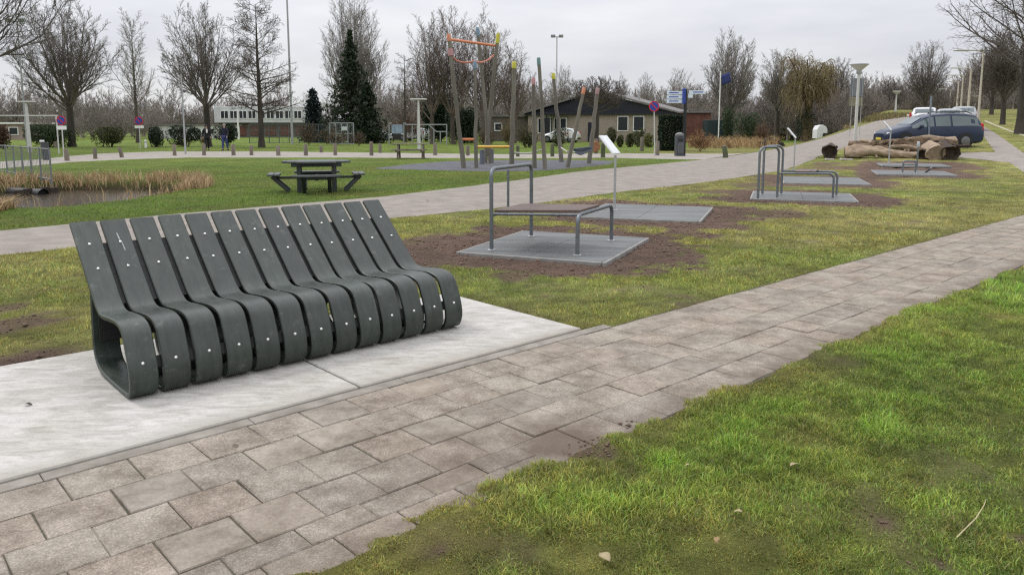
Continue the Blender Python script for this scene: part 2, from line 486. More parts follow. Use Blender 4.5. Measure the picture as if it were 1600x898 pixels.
def axis(segs):
    a = [segs[0][0]]
    for s, e, st in segs:
        n = max(1, int(round((e - s) / st))); a += list(np.linspace(s, e, n + 1)[1:])
    return np.array(a)
gx = axis([(-900, -200, 100), (-200, -60, 10), (-60, -25, .8), (-25, -7, .3), (-7, 9.5, .085), (9.5, 26, .25), (26, 60, .6), (60, 200, 8), (200, 900, 100)])
gy = axis([(-60, 0, 6), (0, 1.6, .4), (1.6, 13, .085), (13, 27, .16), (27, 50, .35), (50, 85, .7), (85, 200, 6), (200, 1200, 80)])
GX, GY = np.meshgrid(gx, gy)
F = fields(GX, GY)
GZ = ground_z(GX, GY, F)
gc = grass_col(F)
soilc = C_SOIL * (.62 + .75 * F['n3'])[..., None]
gc = gc * (.80 + .15 * F['n2'])[..., None]
gc = gc + (soilc - gc) * F['soil'][..., None]
bank = ss((.40 - F['pond']) / .35)
gc = gc + (np.array([.06, .045, .028]) - gc) * (bank * .9)[..., None]
nx, ny = len(gx), len(gy)
idx = np.arange(nx * ny).reshape(ny, nx)
quads = np.stack([idx[:-1, :-1], idx[:-1, 1:], idx[1:, 1:], idx[1:, :-1]], -1).reshape(-1, 4)
me = npmesh('ground', np.stack([GX, GY, GZ], -1).reshape(-1, 3), [quads], True, {'col': gc.reshape(-1, 3), 'soil': F['soil'].ravel()})
gm = bpy.data.materials.new('turf'); gm.use_nodes = True
t = gm.node_tree; b = t.nodes['Principled BSDF']; b.inputs['Roughness'].default_value = .9; b.inputs['Specular IOR Level'].default_value = .15
a = nd(t, 'ShaderNodeAttribute'); a.attribute_name = 'col'
g = nd(t, 'ShaderNodeNewGeometry')
n1 = nd(t, 'ShaderNodeTexNoise'); n1.inputs['Scale'].default_value = 42; n1.inputs['Detail'].default_value = 5; n1.inputs['Roughness'].default_value = .7
n2 = nd(t, 'ShaderNodeTexNoise'); n2.inputs['Scale'].default_value = 2.2; n2.inputs['Detail'].default_value = 6; n2.inputs['Roughness'].default_value = .7
n3 = nd(t, 'ShaderNodeTexNoise'); n3.inputs['Scale'].default_value = .35; n3.inputs['Detail'].default_value = 4
n4 = nd(t, 'ShaderNodeTexNoise'); n4.inputs['Scale'].default_value = 170; n4.inputs['Detail'].default_value = 4; n4.inputs['Roughness'].default_value = .75
for n in (n1, n2, n3, n4): t.links.new(g.outputs['Position'], n.inputs['Vector'])
ad = nd(t, 'ShaderNodeMath', operation='ADD'); t.links.new(n1.outputs['Fac'], ad.inputs[0]); t.links.new(n2.outputs['Fac'], ad.inputs[1])
ad1 = nd(t, 'ShaderNodeMath', operation='ADD'); m4 = nd(t, 'ShaderNodeMath', operation='MULTIPLY_ADD'); m4.inputs[1].default_value = 2.4; m4.inputs[2].default_value = -.7; t.links.new(n4.outputs['Fac'], m4.inputs[0]); t.links.new(ad.outputs[0], ad1.inputs[0]); t.links.new(m4.outputs[0], ad1.inputs[1])
ad2 = nd(t, 'ShaderNodeMath', operation='ADD'); t.links.new(ad1.outputs[0], ad2.inputs[0]); t.links.new(n3.outputs['Fac'], ad2.inputs[1])
mr = nd(t, 'ShaderNodeMapRange'); mr.inputs['From Min'].default_value = 1.45; mr.inputs['From Max'].default_value = 2.55; mr.inputs['To Min'].default_value = .45; mr.inputs['To Max'].default_value = 1.55
t.links.new(ad2.outputs[0], mr.inputs[0])
sc = nd(t, 'ShaderNodeVectorMath', operation='SCALE'); t.links.new(a.outputs['Color'], sc.inputs[0]); t.links.new(mr.outputs[0], sc.inputs['Scale']); t.links.new(sc.outputs[0], b.inputs['Base Color'])
bp = nd(t, 'ShaderNodeBump'); bp.inputs['Strength'].default_value = .9; bp.inputs['Distance'].default_value = .03
t.links.new(ad1.outputs[0], bp.inputs['Height']); t.links.new(bp.outputs[0], b.inputs['Normal'])
ground = tag(link('ground', me, gm), kind='structure', label='lawn and worn turf with bare brown soil patches')

# ------------------------------------------------------------------ sheets: roads and paths
def strip(name, A, B, m, lift=.012, n=120, k=10, jit=.0, label=None):
    def resample(P):
        P = [np.array(p[:2]) for p in P]; L = [0]
        for i in range(1, len(P)): L.append(L[-1] + np.linalg.norm(P[i] - P[i - 1]))
        s = np.linspace(0, 1, n) ** 1.0 * L[-1]
        return np.stack([np.interp(s, L, [p[0] for p in P]), np.interp(s, L, [p[1] for p in P])], -1)
    a, b_ = resample(A), resample(B)
    if jit:
        dd = b_ - a; dd /= np.linalg.norm(dd, axis=1, keepdims=True)
        a = a + dd * ((fbm(a[:, 0] * 1.3, a[:, 1] * 1.3, 5) - .5) * jit)[:, None]
        b_ = b_ - dd * ((fbm(b_[:, 0] * 1.3, b_[:, 1] * 1.3, 9) - .5) * jit)[:, None]
    tt = np.linspace(0, 1, k)[None, :, None]
    P = a[:, None] * (1 - tt) + b_[:, None] * tt
    z = hgt(P[..., 0], P[..., 1]) + lift
    V = np.concatenate([P, z[..., None]], -1)
    V[:, 0, 2] -= .02; V[:, -1, 2] -= .02
    ii = np.arange(n * k).reshape(n, k)
    q = np.stack([ii[:-1, :-1], ii[:-1, 1:], ii[1:, 1:], ii[1:, :-1]], -1).reshape(-1, 4)
    return tag(link(name, npmesh(name, V.reshape(-1, 3), [q], True), m), kind='structure', label=label)
M_road = mat('worn asphalt', (.185, .160, .138), .9, scale=2.2, col2=(.270, .238, .208), bump=.5, bscale=60, detail=8)
M_path = mat('pale shell path', (.225, .202, .175), .9, scale=1.6, col2=(.315, .285, .25), bump=.3, bscale=40, detail=8)
M_rub = mat('dark rubber safety surface', (.058, .060, .070), .8, scale=3, col2=(.092, .094, .105), bump=.2, bscale=60)
strip('road', road_L, road_R, M_road, .014, 420, 12, .28, 'wide worn asphalt road crossing the lawn')
strip('back_path', bp_far, bp_near, M_path, .010, 200, 6, .1, 'pale path behind the lawn')
strip('footpath', pr_L, pr_R, mat('grey footpath', (.20, .175, .153), .9, scale=2, col2=(.27, .24, .215), bump=.2, bscale=50), .012, 60, 5, .05, 'narrow footpath on the right')
strip('footpath_link', ps_poly[:3], ps_poly[5:2:-1], MATS['grey footpath'], .020, 20, 4, .05, 'short cross path behind the logs')
tk_L = line_px([(1536, 189), (1550, 195), (1570, 203), (1600, 213), (1640, 226)]); tk_R = line_px([(1542, 188.5), (1558, 195), (1578, 203), (1604, 211.5), (1645, 223)])
strip('worn_track', tk_L, tk_R, mat('pale trodden sand', (.33, .30, .24), .9, scale=2, col2=(.40, .37, .30)), .012, 60, 3, .3, 'pale trodden track across the right hand lawn')
# playground surface: a fan of triangles from its outline
rp = [np.array(p[:2]) for p in rubber_poly]; rc = sum(rp) / len(rp)
rv = [(*rc, hh(*rc) + .012)]
for ring, fz in ((.5, .012), (1.0, .012), (1.02, -.02)):
    for p in rp:
        q = rc + (p - rc) * ring; rv.append((*q, hh(*q) + fz))
n_ = len(rp); mb = MB(); fs = [(0, 1 + i, 1 + (i + 1) % n_) for i in range(n_)]
for r_ in range(2):
    fs += [(1 + r_ * n_ + i, 1 + (r_ + 1) * n_ + i, 1 + (r_ + 1) * n_ + (i + 1) % n_, 1 + r_ * n_ + (i + 1) % n_) for i in range(n_)]
mb.add(rv, fs); tag(mb.build('playground_surface', M_rub), kind='structure', label='dark rubber surface under the climbing posts')

# ------------------------------------------------------------------ paved path of square tiles
M_tile = bpy.data.materials.new('washed concrete tile'); M_tile.use_nodes = True
t = M_tile.node_tree; b = t.nodes['Principled BSDF']; b.inputs['Roughness'].default_value = .88; b.inputs['Specular IOR Level'].default_value = .25
L = t.links.new
g = nd(t, 'ShaderNodeNewGeometry'); oi = nd(t, 'ShaderNodeObjectInfo')
def noise(scale, det=4, rough=.6, dim=None):
    n = nd(t, 'ShaderNodeTexNoise'); n.inputs['Scale'].default_value = scale; n.inputs['Detail'].default_value = det; n.inputs['Roughness'].default_value = rough
    L(g.outputs['Position'], n.inputs['Vector']); return n
def ramp(inp, p0, c0, p1, c1, extra=None):
    r = nd(t, 'ShaderNodeValToRGB'); e = r.color_ramp.elements
    e[0].position = p0; e[0].color = (*c0, 1); e[1].position = p1; e[1].color = (*c1, 1)
    for p, c in extra or []:
        q = e.new(p); q.color = (*c, 1)
    L(inp, r.inputs[0]); return r
def mixc(fac, a_, b_, typ='MIX'):
    m_ = nd(t, 'ShaderNodeMixRGB', blend_type=typ)
    if isinstance(fac, float): m_.inputs[0].default_value = fac
    else: L(fac, m_.inputs[0])
    L(a_, m_.inputs[1]); L(b_, m_.inputs[2]); return m_
tone = ramp(oi.outputs['Random'], 0, (.282, .254, .221), 1, (.318, .288, .252), [(.25, (.302, .264, .226)), (.5, (.294, .268, .234)), (.75, (.262, .240, .214))])
vor = nd(t, 'ShaderNodeTexVoronoi'); vor.inputs['Scale'].default_value = 190; L(g.outputs['Position'], vor.inputs['Vector'])
agg = ramp(vor.outputs['Color'], .0, (.66, .64, .62), 1.0, (1.55, 1.5, 1.45), [(.55, (.93, .91, .89)), (.8, (1.15, 1.12, 1.08))])
speck = mixc(1.0, tone.outputs[0], agg.outputs[0], 'MULTIPLY')
smo = nd(t, 'ShaderNodeMath', operation='LESS_THAN'); smo.inputs[1].default_value = .22
fr = nd(t, 'ShaderNodeMath', operation='FRACT'); ml = nd(t, 'ShaderNodeMath', operation='MULTIPLY'); ml.inputs[1].default_value = 7.31
L(oi.outputs['Random'], ml.inputs[0]); L(ml.outputs[0], fr.inputs[0]); L(fr.outputs[0], smo.inputs[0])
fine = ramp(noise(90, 5, .75).outputs['Fac'], .3, (.78, .765, .74), .7, (1.08, 1.06, 1.03))
smooth_t = mixc(1.0, tone.outputs[0], fine.outputs[0], 'MULTIPLY')
plain = mixc(smo.outputs[0], speck.outputs[0], smooth_t.outputs[0])
wear = ramp(noise(3.4, 9, .78).outputs['Fac'], .38, (.60, .565, .53), .60, (1.12, 1.11, 1.09))
c1 = mixc(1.0, plain.outputs[0], wear.outputs[0], 'MULTIPLY')
# trodden-in soil: along the lawn edge and in one muddy spot, broken up by noise
dv = nd(t, 'ShaderNodeVectorMath', operation='DOT_PRODUCT'); dv.inputs[1].default_value = (-N2[0], -N2[1], 0); L(g.outputs['Position'], dv.inputs[0])
vv = nd(t, 'ShaderNodeMapRange'); vv.inputs['From Min'].default_value = float(-O2 @ N2) * 0 + float(-(O2 @ N2)) + 1.02; vv.inputs['From Max'].default_value = float(-(O2 @ N2)) + 1.68
L(dv.outputs['Value'], vv.inputs[0])
mp_ = gp(880, 690)
ds = nd(t, 'ShaderNodeVectorMath', operation='DISTANCE'); ds.inputs[1].default_value = mp_; L(g.outputs['Position'], ds.inputs[0])
dm = nd(t, 'ShaderNodeMapRange'); dm.inputs['From Min'].default_value = .62; dm.inputs['From Max'].default_value = .0; dm.inputs['To Max'].default_value = 1.15; L(ds.outputs['Value'], dm.inputs[0])
ds2 = nd(t, 'ShaderNodeVectorMath', operation='DISTANCE'); ds2.inputs[1].default_value = gp(735, 715); L(g.outputs['Position'], ds2.inputs[0])
dm2 = nd(t, 'ShaderNodeMapRange'); dm2.inputs['From Min'].default_value = 1.5; dm2.inputs['From Max'].default_value = .0; dm2.inputs['To Max'].default_value = .66; L(ds2.outputs['Value'], dm2.inputs[0])
mx0 = nd(t, 'ShaderNodeMath', operation='MAXIMUM'); L(dm.outputs[0], mx0.inputs[0]); L(dm2.outputs[0], mx0.inputs[1])
mxm = nd(t, 'ShaderNodeMath', operation='MAXIMUM'); L(vv.outputs[0], mxm.inputs[0]); L(mx0.outputs[0], mxm.inputs[1])
sm = nd(t, 'ShaderNodeMath', operation='ADD'); L(mxm.outputs[0], sm.inputs[0])
dn = noise(7, 7, .7)
L(dn.outputs['Fac'], sm.inputs[1])
dirtf = nd(t, 'ShaderNodeMapRange'); dirtf.inputs['From Min'].default_value = .80; dirtf.inputs['From Max'].default_value = 1.40; dirtf.inputs['To Max'].default_value = .85; L(sm.outputs[0], dirtf.inputs[0])
dcol = nd(t, 'ShaderNodeRGB'); dcol.outputs[0].default_value = (.105, .078, .058, 1)
c2 = mixc(dirtf.outputs[0], c1.outputs[0], dcol.outputs[0])
L(c2.outputs[0], b.inputs['Base Color'])
bp = nd(t, 'ShaderNodeBump'); bp.inputs['Strength'].default_value = .35; bp.inputs['Distance'].default_value = .006
L(vor.outputs['Distance'], bp.inputs['Height']); L(bp.outputs[0], b.inputs['Normal'])

M_bed = mat('sandy joint bedding', (.050, .042, .032), .95, scale=5, col2=(.095, .09, .062), bump=.4)
mb = MB(); bq = [uv(-8, -.03, -.0075), uv(22, -.03, -.0075), uv(22, 1.47, -.0075), uv(-8, 1.47, -.0075)]
mb.add([(p.x, p.y, p.z) for p in bq], [(0, 3, 2, 1)])
paving = tag(mb.build('paved_path', M_bed), kind='structure', label='footpath of square washed concrete tiles laid in half bond')
def tile_mesh(lu, lv, seed):
    r = random.Random(seed); m = MB(); hx, hy = lu / 2, lv / 2; c = .005
    j = lambda: r.uniform(-.0022, .0022)
    k = [(-hx, -hy), (hx, -hy), (hx, hy), (-hx, hy)]
    bot = [(x, y, -.05) for x, y in k]; mid = [(x + j(), y + j(), -.005) for x, y in k]
    top = [(x * (1 - c / hx) + j(), y * (1 - c / hy) + j(), 0) for x, y in k]
    fs = []
    for i in range(4):
        q = (i + 1) % 4; fs += [(i, q, 4 + q, 4 + i), (4 + i, 4 + q, 8 + q, 8 + i)]
    fs.append((8, 9, 10, 11))
    return m.add(bot + mid + top, fs).mesh('tile')
T_, J_ = .3, .0046
full = [tile_mesh(T_ - J_, T_ - J_, i) for i in range(5)]
thin = [tile_mesh(T_ - J_, .16 - J_, i + 10) for i in range(3)]
cut = [tile_mesh(T_ - J_, .20 - J_, i + 20) for i in range(3)]
half = [tile_mesh(T_ / 2 - J_, T_ - J_, i + 30) for i in range(3)]
for m_ in full + thin + cut + half: m_.materials.append(M_tile)
tiles = []
rows = [(0.0, .29, full), (.29, .29, full), (.58, .29, full), (.87, .285, full)]
rr = random.Random(3)
for k, (v0, dv_, fam) in enumerate(rows):
    off = .26 + (.15 if k % 2 else 0)
    i0 = -4
    for i in range(i0, 66):
        tiles.append((off + i * T_, v0 + dv_ / 2, rr.choice(fam), dv_ / .3))
for i in range(-4, 66):
    uc = .26 + i * T_
    if uc < 1.95:
        tiles.append((uc, 1.155 + .08, rr.choice(thin), 1.0))
        tiles.append((uc + .085, 1.315 + .10, rr.choice(cut), 1.0))
    else:
        tiles.append((uc, 1.155 + .15, rr.choice(full), 1.0))
tiles.sort(key=lambda q: (uv(q[0], q[1]).xy.length))
vis = [q for q in tiles if q[0] > -1.0]
rest_ = MB()
for n_t, (u_, v_, me_, sv_) in enumerate(vis):
    z_ = rr.gauss(0, .0018); P = uv(u_ + rr.gauss(0, .0012), v_ + rr.gauss(0, .0012), z_)
    rot = Matrix.Rotation(PHI + rr.gauss(0, .006), 4, 'Z') @ Matrix.Rotation(rr.gauss(0, .0075), 4, 'X') @ Matrix.Rotation(rr.gauss(0, .0075), 4, 'Y')
    if n_t < 298:
        o = link('tile', me_, None, paving); o.matrix_local = Matrix.Translation(P) @ rot; o.scale = (1, sv_, 1)
    else:
        M4 = Matrix.Translation(P) @ rot
        rest_.add([M4 @ Vector((v.co.x, v.co.y * sv_, v.co.z)) for v in me_.vertices], [tuple(p.vertices) for p in me_.polygons])
if rest_.v:
    tag(rest_.build('far_tiles', M_tile, paving), kind='stuff')
# kerb strips between slab and tiles
M_kerb = mat('concrete kerb', (.165, .148, .125), .9, scale=6, col2=(.27, .248, .215), bump=.3, bscale=50, detail=7)
kerb = tag(empty('kerb_strip', (0, 0, 0)), kind='structure', label='narrow concrete kerb strip along the tiles')
for i in range(8):
    mb = MB(); mb.box((0, 0, -.05), (.996, .094, .10), None, .004)
    o = mb.build('kerb_block', M_kerb, kerb); P = uv(-3.4 + i * 1.0 - .06 + .02, -.0535, .001); o.location = P; o.rotation_euler = (0, 0, PHI)
# concrete slabs under the bench
M_slab = bpy.data.materials.new('pale cast concrete'); M_slab.use_nodes = True
t = M_slab.node_tree; b = t.nodes['Principled BSDF']; b.inputs['Roughness'].default_value = .85; b.inputs['Specular IOR Level'].default_value = .25
L = t.links.new; g = nd(t, 'ShaderNodeNewGeometry')
def noise2(scale, det, rough, st):
    m_ = nd(t, 'ShaderNodeMapping'); m_.inputs['Scale'].default_value = st; m_.inputs['Rotation'].default_value = (0, 0, -PHI - .35); L(g.outputs['Position'], m_.inputs[0])
    n = nd(t, 'ShaderNodeTexNoise'); n.inputs['Scale'].default_value = scale; n.inputs['Detail'].default_value = det; n.inputs['Roughness'].default_value = rough; n.inputs['Distortion'].default_value = .8; L(m_.outputs[0], n.inputs['Vector']); return n
na, nb, nc = noise2(1.4, 6, .6, (1, 1, 1)), noise2(5, 9, .72, (1, 3.2, 1)), noise2(60, 4, .6, (1, 1, 1))
ra = ramp(na.outputs['Fac'], .32, (.38, .36, .325), .66, (.48, .468, .448)); rb = ramp(nb.outputs['Fac'], .33, (.70, .685, .66), .60, (1.07, 1.07, 1.07)); rc2 = ramp(nc.outputs['Fac'], .25, (.86, .86, .86), .6, (1.03, 1.03, 1.03))
m1_ = mixc(1.0, ra.outputs[0], rb.outputs[0], 'MULTIPLY'); m2_ = mixc(1.0, m1_.outputs[0], rc2.outputs[0], 'MULTIPLY')
# dust and soil swept against the kerb side
dv2 = nd(t, 'ShaderNodeVectorMath', operation='DOT_PRODUCT'); dv2.inputs[1].default_value = (-N2[0], -N2[1], 0); L(g.outputs['Position'], dv2.inputs[0])
vk = nd(t, 'ShaderNodeMapRange'); vk.inputs['From Min'].default_value = float(-(O2 @ N2)) - .42; vk.inputs['From Max'].default_value = float(-(O2 @ N2)) - .06; L(dv2.outputs['Value'], vk.inputs[0])
ak = nd(t, 'ShaderNodeMath', operation='ADD'); L(vk.outputs[0], ak.inputs[0]); L(nb.outputs['Fac'], ak.inputs[1])
fk = nd(t, 'ShaderNodeMapRange'); fk.inputs['From Min'].default_value = .95; fk.inputs['From Max'].default_value = 1.6; fk.inputs['To Max'].default_value = .6; L(ak.outputs[0], fk.inputs[0])
dk = nd(t, 'ShaderNodeRGB'); dk.outputs[0].default_value = (.20, .17, .125, 1)
m3_ = mixc(fk.outputs[0], m2_.outputs[0], dk.outputs[0]); L(m3_.outputs[0], b.inputs['Base Color'])
bp = nd(t, 'ShaderNodeBump'); bp.inputs['Strength'].default_value = .3; bp.inputs['Distance'].default_value = .006; L(nb.outputs['Fac'], bp.inputs['Height']); L(bp.outputs[0], b.inputs['Normal'])
for u0, u1, v0, v1, lab in ((-4.2, -.235, -2.08, -.105, 'pale concrete slab left of the bench'), (-.215, 1.768, -2.08, -.105, 'pale concrete slab under the near end of the bench'), (1.786, 3.80, -1.85, -.105, 'pale concrete slab under the far end of the bench')):
    mb = MB(); mb.box((0, 0, -.045), (u1 - u0, v1 - v0, .12), None, .008)
    o = mb.build('concrete_slab', M_slab); o.location = uv((u0 + u1) / 2, (v0 + v1) / 2, 0); o.rotation_euler = (0, 0, PHI)
    tag(o, lab, kind='structure')
mb = MB(); mb.box((0, 0, -.05), (4.2, 1.9, .10)); o = mb.build('slab_bed', M_bed); o.location = uv(1.7, -1.05, -.012); o.rotation_euler = (0, 0, PHI); tag(o, kind='structure')

# rubber pads of the exercise machines
M_pad = mat('grey rubber pad', (.078, .083, .082), .6, scale=1.2, col2=(.152, .158, .156), bump=.15, bscale=70, stretch=(.5, 4.0, 1), detail=8)
M_padedge = mat('pale pad edging', (.24, .235, .22), .8, scale=6)
pad_lab = ['dark grey rubber pad under the wooden exercise bench', 'empty grey rubber pad behind the first exercise bench', 'grey rubber pad under the double hoop machine', 'empty grey pad behind the double hoop machine', 'grey pad under the small low hoop near the logs', 'farthest grey pad right in front of the log pile']
for (c, la, lb, an), lb_ in zip(pads, pad_lab):
    o = empty('rubber_pad', (c[0], c[1], hh(*c)), an, lb_, 'rubber pad', 'rubber pads of the outdoor gym')
    for i in range(2):
        for j in range(2):
            mb = MB(); mb.box((la * (-.25 + .5 * i), lb * (-.25 + .5 * j), .0), (la / 2 - .004 - .03, lb / 2 - .004 - .03, .07), None, .006)
            mb.build('pad_tile', M_pad, o, loc=((-.015 if i else .015), (-.015 if j else .015), 0))
    for sx, sy, dx, dy in ((1, 0, .045, lb), (-1, 0, .045, lb), (0, 1, la - .1, .045), (0, -1, la - .1, .045)):
        mb = MB(); mb.box((sx * (la / 2 - .02), sy * (lb / 2 - .02), 0), (dx, dy, .06), None, .005); mb.build('pad_edge', M_padedge, o)

# ------------------------------------------------------------------ pond
M_water = bpy.data.materials.new('dark pond water'); M_water.use_nodes = True
b = M_water.node_tree.nodes['Principled BSDF']; b.inputs['Base Color'].default_value = (.034, .025, .016, 1); b.inputs['Roughness'].default_value = .20; b.inputs['Specular IOR Level'].default_value = .12
t = M_water.node_tree; n1 = nd(t, 'ShaderNodeTexNoise'); n1.inputs['Scale'].default_value = 3; bp = nd(t, 'ShaderNodeBump'); bp.inputs['Strength'].default_value = .06; t.links.new(n1.outputs[0], bp.inputs['Height']); t.links.new(bp.outputs[0], b.inputs['Normal'])
WL = -.25
mb = MB(); pc = Vector((sum(p[0] for p in pond_poly) / len(pond_poly), sum(p[1] for p in pond_poly) / len(pond_poly), WL))
pp = [Vector((p[0], p[1], WL)) for p in pond_poly]; pp = [pc + (p - pc) * 1.05 for p in pp]
mb.add([pc] + pp, [(0, 1 + i, 1 + (i + 1) % len(pp)) for i in range(len(pp))])
tag(mb.build('pond_water', M_water), kind='structure', label='still dark pond water')

# ------------------------------------------------------------------ blades of grass, soil crumbs, reeds (stuff)
def blades(name, P, hgt_, wid, colr, lean=.5, seg2=True, rs=1, mname='grass blade'):
    r = np.random.default_rng(rs); n = len(P)
    az = r.uniform(0, 2 * np.pi, n); la = r.uniform(0, 2 * np.pi, n); ln = hgt_ * lean * r.uniform(.2, 1.4, n)
    dx, dy = np.cos(az) * wid / 2, np.sin(az) * wid / 2
    ox, oy = np.cos(la) * ln, np.sin(la) * ln
    z0 = P[:, 2] - .006
    A = np.stack([P[:, 0] - dx, P[:, 1] - dy, z0], -1); B = np.stack([P[:, 0] + dx, P[:, 1] + dy, z0], -1)
    T = np.stack([P[:, 0] + ox, P[:, 1] + oy, z0 + hgt_], -1)
    if seg2:
        m = .42
        C = np.stack([P[:, 0] - dx * .8 + ox * m * .55, P[:, 1] - dy * .8 + oy * m * .55, z0 + hgt_ * .62], -1)
        D = np.stack([P[:, 0] + dx * .8 + ox * m * .55, P[:, 1] + dy * .8 + oy * m * .55, z0 + hgt_ * .62], -1)
        V = np.stack([A, B, D, C, T], 1).reshape(-1, 3); o = np.arange(n)[:, None] * 5
        fs = [o + np.array([[0, 1, 2, 3]]), o + np.array([[3, 2, 4]])]; k = 5
    else:
        V = np.stack([A, B, T], 1).reshape(-1, 3); o = np.arange(n)[:, None] * 3; fs = [o + np.array([[0, 1, 2]])]; k = 3
    colv = np.repeat(colr, k, 0)
    me = npmesh(name, V, fs, False, {'col': colv})
    return tag(link(name, me, MATS.get(mname) or attr_mat(mname, 'col', .55, .35, .4)), kind='stuff')
def scatter(n, r0, r1, a0, a1, seed, pw=1.0):
    r = np.random.default_rng(seed)
    q = r.random(n)
    rad = (r0 ** (2 - pw) + q * (r1 ** (2 - pw) - r0 ** (2 - pw))) ** (1 / (2 - pw))
    an = r.uniform(a0, a1, n)
    return rad * np.sin(an), rad * np.cos(an)
def grass_pts(x, y, seed, extra=None, bare=False):
    f = fields(x, y); r = np.random.default_rng(seed + 5000)
    sd = np.minimum.reduce([f['sd_over'] + (.02 + .07 * bare * (r.random(x.shape) < .35)) * f['right'], f['sd_slab'] - .01, f['sd_pad'] - .01, f['sd_road'] - .05, f['sd_bp'] - .05, f['sd_rub'] - .03, f['sd_pr'] - .03])
    keep = (sd > (f['n3'] - .5) * .12 - .0) & (bare | (r.random(x.shape) > ss((f['soil'] - .08) / .62) * np.where(f['right'], .93, 1.0))) & (f['pond'] > .32)
    if extra is not None: keep &= extra(f, r)
    x, y = x[keep], y[keep]
    f = {k: v[keep] for k, v in f.items()}
    return x, y, f, r
def grass_layer(name, n, r0, r1, a0, a1, seed, h, wd, pw, seg2, extra=None, lean=.8, vary=.55, bare=False):
    x, y = scatter(n, r0, r1, a0, a1, seed, pw)
    x, y, f, r = grass_pts(x, y, seed, extra, bare)
    z = ground_z(x, y, f)
    c = grass_col(f)
    k = len(x)
    if bare: c = c * (1 - .75 * f['soil'])[:, None] + np.array([.15, .115, .07]) * (.75 * f['soil'])[:, None]
    c = c * (1 + r.uniform(-vary, vary, k))[:, None]
    dry = r.random(k) < (.07 + .25 * f['straw'] + .10 * (1 - f['lush']) * .5)
    c[dry] = c[dry] * .35 + np.array([.30, .26, .13]) * .65
    c[:, 0] *= r.uniform(.75, 1.25, k)
    clump = .65 + .7 * fbm(x * 9, y * 9, 77, 2)
    clump = np.clip(clump + (f['n4'] - .5) * 1.6 + np.where(f['right'], (f['lush'] - .5) * .5, 0), .35, 1.9)
    hs = h * r.uniform(.5, 1.25, k) * clump * (1 - .55 * ss(f['soil'] / .6))
    dist = np.hypot(x, y)
    blades(name, np.stack([x, y, z], -1), hs, wd * r.uniform(.7, 1.3, k) * (1 if seg2 else 1), c, lean, seg2, seed)
grass_layer('grass_blades', 400000, 2.0, 8.5, R(-22), R(42), 101, .029, .0048, 1.25, True, lambda f, r: f['right'])
grass_layer('turf_blades', 210000, 5.0, 13.5, R(-42), R(40), 102, .030, .0065, 1.2, True, lambda f, r: (~f['right']) & (r.random(f['u'].shape) < .9 - .25 * f['straw']))
grass_layer('lawn_blades', 190000, 8.0, 34, R(-42), R(42), 103, .040, .016, 1.35, False, lambda f, r: (f['right'] & (f['sd_path'] > 0)) | (~f['right']))

grass_layer('turf_stubble', 300000, 2.0, 6.5, R(-22), R(42), 104, .011, .0045, 1.2, False, lambda f, r: f['right'] & (r.random(f['u'].shape) > ss((f['soil'] - .62) / .36) * .75), 1.6, .6, True)
grass_layer('turf_stubble', 90000, 5.0, 12, R(-42), R(40), 105, .014, .008, 1.2, False, lambda f, r: (~f['right']) & (f['soil'] < .6), 1.4, .6, True)
# ================================================================== THE SLATTED BENCH
M_slat = bpy.data.materials.new('dark green bench plastic'); M_slat.use_nodes = True
t = M_slat.node_tree; b = t.nodes['Principled BSDF']; b.inputs['Roughness'].default_value = .5; b.inputs['Specular IOR Level'].default_value = .6
L = t.links.new
tcx = nd(t, 'ShaderNodeTexCoord'); oi = nd(t, 'ShaderNodeObjectInfo')
av = nd(t, 'ShaderNodeVectorMath', operation='ADD'); cx = nd(t, 'ShaderNodeCombineXYZ')
mm = nd(t, 'ShaderNodeMath', operation='MULTIPLY'); mm.inputs[1].default_value = 40; L(oi.outputs['Random'], mm.inputs[0])
L(mm.outputs[0], cx.inputs[0]); L(tcx.outputs['Object'], av.inputs[0]); L(cx.outputs[0], av.inputs[1])
mpp = nd(t, 'ShaderNodeMapping'); mpp.inputs['Scale'].default_value = (1, .22, .22); L(av.outputs[0], mpp.inputs[0])
n1 = nd(t, 'ShaderNodeTexNoise'); n1.inputs['Scale'].default_value = 26; n1.inputs['Detail'].default_value = 7; n1.inputs['Roughness'].default_value = .65; L(mpp.outputs[0], n1.inputs['Vector'])
r1 = nd(t, 'ShaderNodeValToRGB'); e = r1.color_ramp.elements
e[0].position = .3; e[0].color = (.011, .019, .014, 1); e[1].position = .74; e[1].color = (.036, .046, .038, 1)
L(n1.outputs['Fac'], r1.inputs[0])
n2 = nd(t, 'ShaderNodeTexNoise'); n2.inputs['Scale'].default_value = 3.2; n2.inputs['Detail'].default_value = 6; n2.inputs['Roughness'].default_value = .6; L(av.outputs[0], n2.inputs['Vector'])
r2 = nd(t, 'ShaderNodeValToRGB'); r2.color_ramp.elements[0].position = .35; r2.color_ramp.elements[0].color = (.82, .84, .82, 1); r2.color_ramp.elements[1].position = .68; r2.color_ramp.elements[1].color = (1.25, 1.2, 1.22, 1)
L(n2.outputs['Fac'], r2.inputs[0])
mxs = nd(t, 'ShaderNodeMixRGB', blend_type='MULTIPLY'); mxs.inputs[0].default_value = 1; L(r1.outputs[0], mxs.inputs[1]); L(r2.outputs[0], mxs.inputs[2])
